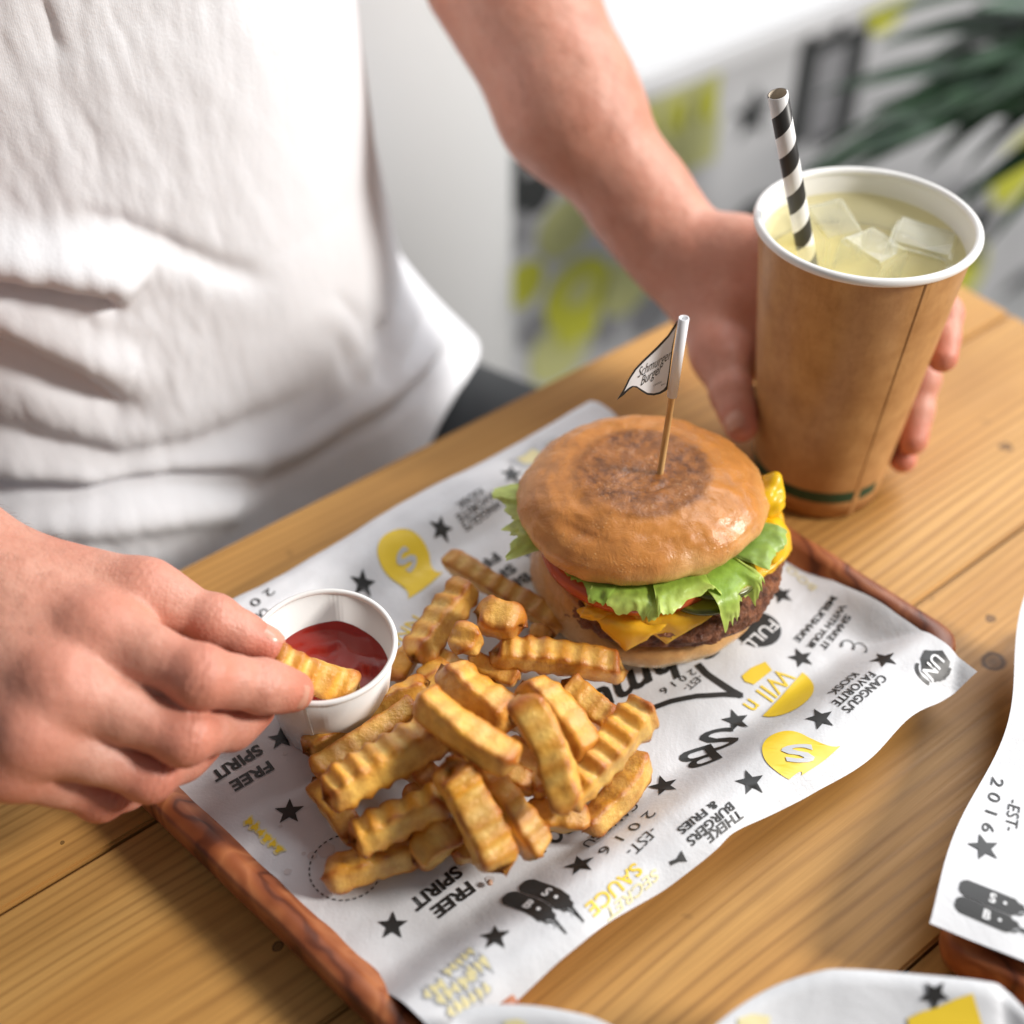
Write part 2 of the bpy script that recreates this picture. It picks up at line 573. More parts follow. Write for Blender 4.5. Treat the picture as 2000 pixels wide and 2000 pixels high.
# ---- main sheet
PLc, PTc = Vector((-0.166, 0.3165)), Vector((0.0368, 0.4845))
EDGE_PX = [(880, 2070), (1010, 1962), (1080, 1902), (1130, 1862), (1200, 1806), (1300, 1742), (1390, 1678), (1430, 1642), (1500, 1602), (1600, 1545), (1700, 1482), (1780, 1402), (1850, 1352), (1912, 1303)]
EDGE_W = [P(x, y, 0.0135 if x < 1800 else 0.0135 + (x - 1800) / 112 * 0.009).to_2d() for x, y in EDGE_PX]
def edge_curve(t):
    """lower right rim of the sheet, t = 0 at the near corner"""
    n = len(EDGE_W) - 1
    f = min(n - 1e-6, max(0, t * n)); i = int(f); f -= i
    p0, p1, p2, p3 = EDGE_W[max(0, i - 1)], EDGE_W[i], EDGE_W[i + 1], EDGE_W[min(n, i + 2)]
    return 0.5 * ((2 * p1) + (p2 - p0) * f + (2 * p0 - 5 * p1 + 4 * p2 - p3) * f * f + (3 * p1 - p0 - 3 * p2 + p3) * f ** 3)
def side_dist(X, Y, a, b):
    """distance outside the tray side a-b"""
    dx, dy = b[0] - a[0], b[1] - a[1]; L = math.hypot(dx, dy)
    return ((X - a[0]) * dy - (Y - a[1]) * dx) / L, ((X - a[0]) * dx + (Y - a[1]) * dy) / L
def over_lip(e):
    """height of the sheet above the tray floor where it climbs the lip and falls outside it"""
    up = 0.0106 * smooth01((e + 0.030) / 0.021)
    if e > -0.003: up -= 0.0110 * smooth01((e + 0.003) / 0.022)
    return up
def paper_z(X, Y):
    e1, p1 = side_dist(X, Y, TRAY[2], TRAY[3])
    e2, p2 = side_dist(X, Y, TRAY[4], TRAY[0])
    e3, p3 = side_dist(X, Y, TRAY[3], TRAY[4])
    z = 0.0108
    l1 = over_lip(e1) + 0.0020 * smooth01((e1 + 0.022) / 0.02) * (0.45 + math.sin(p1 * 88 + 0.4) * (0.6 + 0.4 * math.sin(p1 * 37)) * (0.45 + 0.55 * smooth01(e1 / 0.01)))
    l2 = over_lip(e2) + 0.0012 * smooth01((e2 + 0.03) / 0.03) * math.sin(p2 * 52 + 2)
    corner = smooth01((0.075 - p3) / 0.045)
    l3 = over_lip(min(e3, -0.003)) * corner
    z += max(l1, l2, l3)
    z += 0.0009 * noise.noise(Vector((X * 38, Y * 38, 0))) + 0.0004 * noise.noise(Vector((X * 90, Y * 90, 3)))
    return z

def bilinear(c, s, t):
    return (c[0] * (1 - s) * (1 - t) + c[1] * s * (1 - t) + c[2] * s * t + c[3] * (1 - s) * t)

def sheet_mesh(name, corners, zfun, root, mat, n=110, edge=None, origin=Vector((0, 0, 0))):
    vs = []
    for i in range(n):
        s = i / (n - 1)
        for j in range(n):
            t = j / (n - 1)
            q = corners(s, t) if callable(corners) else bilinear(corners, s, t)
            if edge: q = q + edge(s, t)
            vs.append(Vector((q.x, q.y, zfun(q.x, q.y))) - origin)
    nv = len(vs)
    fs = grid_faces(n, n)
    # real thickness: a second face underneath
    vs2 = [v - Vector((0, 0, 0.00012)) for v in vs]
    fs2 = [tuple(nv + i for i in reversed(f)) for f in fs]
    return mesh_obj(name, vs + vs2, fs + fs2, mat, root)

main = Sheet('paper', paper_z, '')
main.root = empty('printed_paper', (0.01, 0.33, 0.011))
main.origin = Vector((0.01, 0.33, 0.011))
tag(main.root, 'white printed greaseproof paper lying in the tray under burger and fries', 'paper')
def main_patch(s, t):
    top = PLc.lerp(PTc, t) + Vector((-0.62, 0.78)) * 0.0012 * math.sin(t * 12)
    return top.lerp(edge_curve(t), s)
sheet_mesh('sheet', main_patch, paper_z, main.root, PAPER, 150, None, main.origin)

def c3(x, y): return (x / 1.932, 1000 + y / 1.932)
def c4(x, y): return (1000 + x / 1.932, 1000 + y / 1.932)
def c7(x, y): return (420 + x / 2.76, 760 + y / 2.76)

def bottle_print(sh, a, b, letter, half=0.15):
    # body, shoulder, nozzle
    lp = [(0.03, half * 0.75), (0.0, half * 0.4), (0.0, -half * 0.4), (0.03, -half * 0.75), (0.08, -half), (0.66, -half), (0.70, -half * 0.72), (0.76, -half * 0.66), (0.79, -half * 0.28), (0.84, -half * 0.22),
          (1.0, -half * 0.09), (1.0, half * 0.09), (0.84, half * 0.22), (0.79, half * 0.28), (0.76, half * 0.66), (0.70, half * 0.72), (0.66, half), (0.08, half)]
    sh.shape('printed_bottle', a, b, [lp], INK)
    A, d, u, L = sh.frame(a, b)
    vs, fs = text_mesh(letter, 0.03)
    cx = sum((v.x for v in vs)) / len(vs); cy = sum((v.y for v in vs)) / len(vs)
    k = half * L * 1.55
    sh.put('printed_letter', [A + d * (0.40 * L) + d * ((v.x - cx) * k) + u * ((v.y - cy) * k) for v in vs], fs, WHITEP, 0.00055)
    sh.poly('printed_dot', [[A + d * (0.55 * L) + Vector(q) for q in circle2((0, 0), half * L * 0.20, n=12)]], WHITEP, 0.00055)
    ring = [A + d * ((0.80 + 0.07 * math.cos(t)) * L) - u * (half * L * (0.55 + 0.45 * math.sin(t))) for t in [math.pi * k / 10 + math.pi for k in range(11)]]
    sh.stroke_w('printed_line', ring, 0.0003, GREYP)

def bubble_print(sh, c, tail1, tail2, rpx):
    C = sh.at(*c).to_2d(); E = sh.at(c[0] + rpx, c[1]).to_2d()
    r = (E - C).length
    t1 = sh.at(*tail1).to_2d(); t2 = sh.at(*tail2).to_2d()
    a1 = math.atan2(t1.y - C.y, t1.x - C.x); a2 = math.atan2(t2.y - C.y, t2.x - C.x)
    while a2 > a1: a2 -= 2 * math.pi
    if a1 - a2 > math.pi:
        a1, a2, t1, t2 = a2 + 2 * math.pi, a1, t2, t1
    pts = []
    sa = a1 + 0.55; ea = a2 - 0.55 + 2 * math.pi
    for k in range(37):
        a = sa + (ea - sa) * k / 36
        pts.append(C + Vector((math.cos(a), math.sin(a))) * r)
    mid = (t1 + t2) / 2
    # concave shoulders into a straight foot
    def bez(p, q, m, n=7): return [(1 - i / n) ** 2 * p + 2 * (i / n) * (1 - i / n) * m + (i / n) ** 2 * q for i in range(1, n + 1)]
    pe = pts[-1]; ps = pts[0]
    m2 = C + (t2 - C) * 0.80 + (mid - t2) * 0.25
    m1 = C + (t1 - C) * 0.80 + (mid - t1) * 0.25
    pts += bez(pe, t2, m2)
    pts += [t2.lerp(t1, k / 5) + (mid - C).normalized() * r * 0.06 * math.sin(math.pi * k / 5) for k in range(1, 5)]
    pts += [t1] + bez(t1, ps, m1)[:-1]
    sh.poly('printed_badge', [pts], YELLOW)
    return C, r

def blob_lettering(sh, a, b, n, h, seed, mat=None, under=None):
    """a row of smudged, unreadable capitals"""
    rnd = random.Random(seed)
    A, d, u, L = sh.frame(a, b)
    for layer, mt, g, lift in ((0, under or GREYP, 1.35, 0.0003), (1, mat or PALE, 0.86, 0.0005)):
        rnd2 = random.Random(seed)
        for k in range(n):
            c = A + d * (L * (k + 0.5) / n)
            ph = rnd2.random() * 6; s = 0.8 + 0.3 * rnd2.random()
            pts = []
            for i in range(12):
                an = 2 * math.pi * i / 12
                q = 0.5 * (1 + 0.28 * math.sin(3 * an + ph) + 0.18 * math.sin(5 * an + ph * 2))
                pts.append(c + d * (q * g * s * L / n * math.cos(an) * 0.95) + u * (q * g * h * s * math.sin(an)))
            sh.poly('printed_lettering', [pts], mt, lift)

def print_main():
    s = main
    T = s.text
    B = 0.035
    # FREE SPIRIT, twice
    T('SPIRIT', c3(985, 893), c3(803, 1006), 0.0047, bold=B); T('FREE', c3(1025, 955), c3(875, 1040), 0.0047, bold=B)
    T('SPIRIT', c3(1735, 1352), c3(1558, 1492), 0.0047, bold=B); T('FREE', c3(1782, 1412), c3(1640, 1518), 0.0047, bold=B)
    # stars
    up = R(90)
    for x, y, r, ro in ((1092, 1132, .0056, 95), (1482, 1562, .0054, 92), (1868, 1602, .0054, 92), (1370, 272, .0055, 93), (1665, 62, .0054, 92), (1062, 855, .0054, 100)):
        s.star(c3(x, y), r, R(ro))
    for x, y, r, ro in ((255, 1332, .0056, 98), (572, 1035, .0056, 100), (900, 1020, .0056, 102), (845, 788, .0056, 102), (1163, 780, .0056, 104), (1090, 552, .0054, 104), (1403, 555, .0054, 104), (1015, 312, .0054, 104), (40, 145, .0054, 95)):
        s.star(c4(x, y), r, R(ro))
    s.star(c7(1600, 460), 0.0054, R(95))
    # year behind the dip cup
    T('2 0 1 6', c3(1030, 295), c3(845, 425), 0.0042, bold=0.0)
    T('CANGGU', c3(1010, 372), c3(900, 455), 0.0036, bold=0.01)
    # yellow badges with an S
    C, r = bubble_print(s, c3(1525, 168), c3(1672, 228), c3(1540, 330), 50)
    T('S', c3(1553, 152), c3(1518, 215), 0.0072, GREYP, bold=0.03, lift=0.0006)
    C, r = bubble_print(s, c4(1050, 908), c4(1240, 884), c4(1092, 996), 52)
    T('S', c4(1138, 912), c4(1020, 918), 0.0068, GREYP, bold=0.03, lift=0.0006)
    # dashed circle under the lowest fry
    Cc = s.at(*c3(1305, 1340)).to_2d()
    for k in range(34):
        a = 2 * math.pi * k / 34
        s.stroke_w('printed_dash', [Cc + Vector((math.cos(a + q), math.sin(a + q))) * 0.0128 for q in (0, 0.05, 0.10)], 0.0005, INK)
    T('C', c3(1262, 1328), c3(1240, 1336), 0.0025, bold=0.01)
    blob_lettering(s, c3(930, 1160), c3(1065, 1285), 6, 0.0034, 3, YELLOW, PALE)
    # faded yellow lettering near the tray's near edge
    blob_lettering(s, c3(1785, 1650), c3(1680, 1745), 5, 0.0036, 11)
    blob_lettering(s, c3(1840, 1690), c3(1770, 1745), 3, 0.0055, 12)
    blob_lettering(s, c3(1680, 1775), c3(1600, 1830), 3, 0.0042, 13)
    blob_lettering(s, c3(1790, 1745), c3(1650, 1850), 5, 0.0046, 14)
    blob_lettering(s, c3(1850, 1790), c3(1690, 1895), 6, 0.0044, 15)
    # sauce bottles
    bottle_print(s, c4(40, 1402), c4(272, 1548), 'S', 0.125)
    bottle_print(s, c4(-26, 1448), c4(206, 1592), 'B', 0.125)
    T('SAUCE', c4(480, 1340), c4(292, 1508), 0.0046, YELLOW, bold=0.02)
    T('SECRET', c4(552, 1362), c4(352, 1530), 0.0030, PALE, bold=0.02, shear=0.2)
    # CANGGU / 2016 / EST
    T('-EST-', c4(540, 1200), c4(442, 1292), 0.0040, bold=-0.004)
    T('2 0 1 6', c4(530, 1132), c4(335, 1290), 0.0042, bold=0.0)
    T('CANGGU', c4(470, 1105), c4(275, 1262), 0.0036, bold=0.012)
    T('RO', c4(215, 1182), c4(140, 1240), 0.0056, bold=B)
    T('LL', c4(110, 1262), c4(50, 1310), 0.0056, bold=B)
    T('THEKE', c4(866, 1138), c4(738, 1236), 0.0030, bold=0.02)
    T('BURGERS', c4(832, 1106), c4(668, 1250), 0.0030, bold=0.02)
    T('& FRIES', c4(772, 1100), c4(632, 1208), 0.0030, bold=0.02)
    s.shape('printed_mark', c4(650, 1298), c4(598, 1332), [[(0, 0.32), (0.0, -0.28), (0.5, -0.08), (1, -0.16), (1, 0.05), (0.45, 0.12)]], INK)
    # SB monogram
    T('S', c4(846, 842), c4(716, 880), 0.0098, bold=0.008)
    T('B', c4(772, 906), c4(640, 952), 0.0098, bold=0.008)
    # burger shaped badge
    s.shape('printed_bun', c4(1082, 598), c4(930, 765), [[(0.0, 0.06)] + [(0.5 - 0.5 * math.cos(math.pi * k / 14), 0.06 + 0.36 * math.sin(math.pi * k / 14)) for k in range(15)] + [(1.0, 0.06)]], YELLOW)
    s.shape('printed_bun', c4(970, 578), c4(882, 640), [[(0.0, -0.16), (0.08, 0.20), (0.9, 0.24), (1.03, 0.0), (0.96, -0.22), (0.5, -0.26)]], YELLOW)
    T('WII n', c4(1042, 606), c4(902, 748), 0.0082, YELLOW, bold=0.0)
    T("CANGGU'S", c4(1406, 622), c4(1256, 752), 0.0034, bold=0.012)
    T('FAVORITE', c4(1362, 608), c4(1218, 728), 0.0034, bold=0.012)
    T('KIOSK', c4(1298, 610), c4(1203, 690), 0.0034, bold=0.012)
    T('SHAKE IT', c4(1270, 392), c4(1170, 516), 0.0028, bold=0.02)
    T('WITH YOUR', c4(1252, 352), c4(1120, 514), 0.0028, bold=0.02)
    T('MILKSHAKE', c4(1216, 322), c4(1072, 488), 0.0028, bold=0.02)
    loops = []
    for k in range(60):
        t = k / 59
        loops.append(c4(1232 + 108 * t + 13 * math.cos(t * 15), 492 + 26 * t + 15 * math.sin(t * 15)))
    s.stroke('printed_squiggle', loops, 0.00045, INK)
    # badge with UN
    s.shape('printed_badge', c4(1545, 545), c4(1640, 640), [[(0.25, -0.42), (0.75, -0.36), (0.95, 0.0), (0.78, 0.52), (0.40, 0.62), (0.15, 0.40), (-0.05, 0.28), (0.02, -0.1)]], INK)
    T('UN', c4(1612, 548), c4(1568, 622), 0.0050, WHITEP, bold=0.02, lift=0.0006)
    s.stroke('printed_arc', [c4(1516 + 4 * k + (k - 4) ** 2 * 0.9, 572 + 8.6 * k) for k in range(10)], 0.0013, INK)
    s.stroke('printed_arc', [c4(1655, 590), c4(1648, 610), c4(1632, 626), c4(1612, 636)], 0.0009, INK)
    # FULL badge half under the bun
    Cf = s.at(*c4(925, 440)).to_2d()
    s.poly('printed_badge', [[Cf + Vector(q) for q in circle2((0, 0), 0.0098, 0.0092)]], INK)
    T('FULL', c4(992, 422), c4(888, 512), 0.0052, WHITEP, bold=0.01, lift=0.0006)
    T('BOO', c4(1142, 292), c4(1040, 210), 0.0030, PALE, bold=0.0)
    # corner behind the burger
    T('KIOSK', c7(1442, 548), c7(1308, 634), 0.0030, bold=0.012)
    T('FAVORITE', c7(1530, 556), c7(1308, 700), 0.0030, bold=0.012)
    T("CANGGU'S", c7(1570, 600), c7(1342, 752), 0.0030, bold=0.012)
    blob_lettering(s, c7(1900, 290), c7(1640, 400), 2, 0.010, 31, PALE, GREYP)
    T('FR', c7(1528, 900), c7(1418, 968), 0.0050, bold=B)
    T('SH', c7(1614, 958), c7(1505, 1030), 0.0050, bold=B)
    T('BE', c7(1694, 1008), c7(1594, 1062), 0.0050, bold=B)
    T('NNI', c3(1580, 402), c3(1486, 492), 0.0060, YELLOW, bold=0.0)
    # the big pennant with a handwritten name, half under burger and fries
    T('Schmurger', c4(800, 455), c4(-60, 960), 0.0135, bold=0.02, shear=0.35)
    s.stroke('printed_pennant', [c4(x, y) for x, y in ((700, 575), (735, 612), (790, 650), (830, 676), (866, 696))], 0.0030, INK)
    s.stroke('printed_pennant', [c4(x, y) for x, y in ((872, 694), (800, 690), (700, 696), (600, 716), (530, 742), (470, 775))], 0.0023, INK, lift=0.00045)
    T('-EST-', c4(716, 622), c4(655, 672), 0.0030, bold=0.0)
    T('2 0 1 6', c4(690, 600), c4(565, 682), 0.0030, bold=0.0)
print_main()
GREASE = plain('grease spot', (0.60, 0.575, 0.575), 0.22)
def c8(x, y): return (200 + x / 2.76, 1450 + y / 2.76)
for k, (x, y, rr) in enumerate(((1210, 585, .0034), (1130, 612, .0017), (1000, 697, .0014), (1085, 600, .0008), (960, 452, .0007), (985, 60, .0010), (930, 30, .0006), (2090, 740, .0016))):
    Cg = main.at(*c8(x, y)).to_2d()
    main.poly('grease_spot', [[Cg + Vector(((rr * (1 + .3 * noise.noise(Vector((math.cos(a) * 1.5, math.sin(a) * 1.5, k))))) * math.cos(a), rr * .9 * (1 + .3 * noise.noise(Vector((math.cos(a) * 1.5, math.sin(a) * 1.5, k + 9)))) * math.sin(a))) for a in [2 * math.pi * i / 18 for i in range(18)]]], GREASE, 0.0002)
# ============================================================ dip cup, ketchup
WHITECARD = NT('white paper card')
_v = WHITECARD.coord('Object')
WHITECARD = WHITECARD.set(color=(0.82, 0.81, 0.79), rough=0.38, normal=WHITECARD.bump(WHITECARD.noise(_v, 500, 3, .6), 0.08, 0.0004), sss=0.0)
DIP = Vector((-0.0690, 0.3070, 0.0118))
dip = empty('dip_cup', DIP)
tag(dip, 'small white paper cup of ketchup beside the fries', 'dip cup')
DR, DB, DH = 0.0262, 0.0205, 0.0412
vs, fs = lathe([(DB - .0015, 0.003), (DB - .001, 0.0), (DB, 0.0), (DR - .0002, DH - 0.0012), (DR - 0.0008, DH - 0.001), (DB - 0.0006, 0.0032), (0.0, 0.0032)], 96)
mesh_obj('cup_wall', vs, fs, WHITECARD, dip)
vs = []; n = 96
for i in range(n):
    a = 2 * math.pi * i / n
    for k in range(10):
        b = 2 * math.pi * k / 10
        r = DR + 0.0001 + 0.0011 * math.cos(b)
        vs.append((r * math.cos(a), r * math.sin(a), DH - 0.0008 + 0.0011 * math.sin(b)))
mesh_obj('rolled_rim', vs, grid_faces(n, 10, True, True), WHITECARD, dip)
def wall_seam(parent, ang, r0, r1, z0, z1, mat, w=0.0016, th=0.00035):
    vs = []
    for k in range(9):
        t = k / 8; r = r0 + (r1 - r0) * t; z = z0 + (z1 - z0) * t
        for q, h in ((-1, 0.00005), (-0.6, th), (0.9, th), (1, 0.00005)):
            a = ang + q * w / r / 2
            vs.append(((r + h) * math.cos(a), (r + h) * math.sin(a), z))
    return mesh_obj('wall_seam', vs, grid_faces(9, 4), mat, parent, smooth=False)
wall_seam(dip, R(-100), DB, DR - .0003, 0.0, DH - 0.002, WHITECARD)

KETCHUP = NT('ketchup')
KETCHUP = KETCHUP.set(color=(0.32, 0.015, 0.006), rough=0.14, sss=0.0, sss_scale=0.002, spec=0.55,
                      normal=KETCHUP.bump(KETCHUP.noise(KETCHUP.coord('Object'), 90, 2, .4), 0.10, 0.002))
kz = 0.0248
rk = DB + (DR - DB) * kz / DH - 0.0009
vs = []; NR = 40; NA = 72
for i in range(NA):
    a = 2 * math.pi * i / NA
    for j in range(NR):
        t = j / (NR - 1); r = rk * t
        x, y = r * math.cos(a), r * math.sin(a)
        z = 0.0009 * fbm((x * 90, y * 90, 2.0), 2) + 0.0022 * smooth01((t - 0.86) / 0.14) * max(0, math.cos(a - R(88))) ** 6
        d = math.hypot(x + 0.001, y + 0.012)
        z -= 0.0016 * math.exp(-(d / 0.007) ** 2) - 0.0016 * math.exp(-((d - 0.0105) / 0.0028) ** 2)
        vs.append((x, y, z))
kt = mesh_obj('ketchup', vs, grid_faces(NA, NR, wrap_u=True), KETCHUP, loc=DIP + Vector((0, 0, kz)))
tag(kt, 'glossy red ketchup filling the small white cup', 'ketchup')

# ============================================================ crinkle cut fries
FRY = mat_tint('fried potato', rough=0.28, sss=0.10, sss_scale=0.003, bump=0.6, bump_scale=480.0, dist=0.0011,
               mott=(0.50, 0.165, 0.018), mott_scale=190.0, mott_amt=0.55, spec=0.6, radius=(1, .45, .12))

def fry(p0, p1, w, label, roll=0.0, bend=0.0, thick=None, tone=0.0, seed=0, crinkle=1.0, taper=(1, 1), lam=0.0068):
    rnd = random.Random(seed * 13 + 5)
    p0 = Vector(p0); p1 = Vector(p1)
    h = thick or w * 0.95
    L = (p1 - p0).length
    t = (p1 - p0).normalized()
    up = Vector((0, 0, 1)); side = t.cross(up)
    if side.length < 1e-3: side = Vector((1, 0, 0))
    side.normalize(); up = side.cross(t)
    q = Matrix.Rotation(roll, 3, t)
    side = q @ side; up = q @ up
    NS, NC = max(30, int(L / 0.00085)), 28
    mid = (p0 + p1) / 2
    ph = rnd.random() * 6.28
    ob = (rnd.random() - 0.5) * 0.9; ob2 = (rnd.random() - 0.5) * 0.9; vb = (rnd.random() - 0.35) * 0.0022
    off = Vector((rnd.random() * 50, rnd.random() * 50, rnd.random() * 50))
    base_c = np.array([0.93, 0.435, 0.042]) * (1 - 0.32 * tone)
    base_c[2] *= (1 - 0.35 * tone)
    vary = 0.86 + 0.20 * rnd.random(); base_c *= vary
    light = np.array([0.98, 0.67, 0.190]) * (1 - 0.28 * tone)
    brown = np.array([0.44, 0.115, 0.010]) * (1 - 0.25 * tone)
    vs = []; cols = []
    for i in range(NS + 1):
        s = i / NS
        x = (s - 0.5) * L
        e0 = min(1.0, s * L / (w * 0.34)); e1 = min(1.0, (1 - s) * L / (w * 0.34))
        cap = math.sqrt(max(0.0, 1 - (1 - e0) ** 2.6)) * math.sqrt(max(0.0, 1 - (1 - e1) ** 2.6))
        cap = max(cap, 0.02)
        tp = taper[0] + (taper[1] - taper[0]) * s
        cx = bend * (1 - (2 * s - 1) ** 2)
        wob = 0.0004 * noise.noise(off + Vector((s * 5, 0, 0)))
        wave = math.sin(2 * math.pi * x / lam + ph + 0.3 * noise.noise(off + Vector((s * 3, 4, 0)))) * (0.75 + 0.7 * noise.noise(off + Vector((s * 4, 9, 0))))
        tw = 0.30 * noise.noise(off + Vector((s * 2.2, 0, 7)))
        wv = 1 + 0.14 * noise.noise(off + Vector((s * 3.0, 2, 2))); hv = 1 + 0.14 * noise.noise(off + Vector((s * 3.0, 6, 2)))
        cz = vb * (1 - (2 * s - 1) ** 2) + 0.0012 * noise.noise(off + Vector((s * 2.0, 3, 3)))
        for k in range(NC):
            a = 2 * math.pi * (k + 0.5) / NC
            ca, sa = math.cos(a), math.sin(a)
            # rounded square
            m = (abs(ca) ** 8.5 + abs(sa) ** 8.5) ** (-1 / 8.5)
            yy = ca * m; zz = sa * m
            corner = smooth01((abs(yy) * abs(zz) - 0.52) / 0.4)
            top = smooth01((abs(zz) - 0.45) / 0.5)
            amp = crinkle * 0.00074 * (w / 0.0125)
            dz = (1 if zz > 0 else -1) * wave * amp * top
            dy = (1 if yy > 0 else -1) * wave * amp * 0.22 * smooth01((abs(yy) - 0.5) / 0.5)
            Y = (yy * wv * w / 2 + dy) * cap * tp; Z = (zz * hv * h / 2 + dz) * cap * tp
            Y, Z = Y * math.cos(tw) - Z * math.sin(tw), Y * math.sin(tw) + Z * math.cos(tw)
            xo = (2 * s - 1) ** 5 * (ob * yy + ob2 * zz) * w * 0.35
            p = mid + t * (x + xo) + side * (Y + cx + wob) + up * (Z + 0.4 * wob + cz)
            nz = noise.noise(p * 210 + off); nz2 = noise.noise(p * 520 + off)
            nz3 = noise.noise(p * 90 + off)
            rad = (side * yy + up * zz)
            p = p + rad * (0.00042 * nz3 + 0.00034 * nz + 0.00026 * nz2) * min(1, cap * 1.4)
            vs.append(p - mid)
            endb = 1 - min(1.0, min(s * L, (1 - s) * L) / (w * 0.55))
            br = 1.0 * corner * (0.55 + 0.9 * nz) + 1.0 * endb * (0.6 + 0.8 * nz) + 0.55 * max(0, nz3) + 0.22 * tone
            br += 0.16 * wave * top * crinkle
            br = min(1.0, max(0.0, br))
            lt = min(1.0, max(0.0, 0.42 - 0.35 * wave * top * crinkle + 0.7 * nz3 - 0.6 * corner))
            lt = min(1.0, lt + 0.30 * (1 - top) * (1 - corner))
            c = base_c * (1 - lt) + light * lt
            cols.append(c * (1 - br) + brown * br)
    fs = grid_faces(NS + 1, NC, wrap_v=True)
    fs = [tuple(reversed(f)) for f in fs]
    fs.append(tuple(range(NC))); fs.append(tuple(reversed(range(NS * NC, NS * NC + NC))))
    o = mesh_obj('crinkle_fry', vs, fs, FRY, loc=mid, colors=np.array(cols))
    tag(o, label, 'fry', 'crinkle cut fries')
    return o

def c5(x, y, z):
    return P(500 + x / 2.415, 1000 + y / 2.415, z)

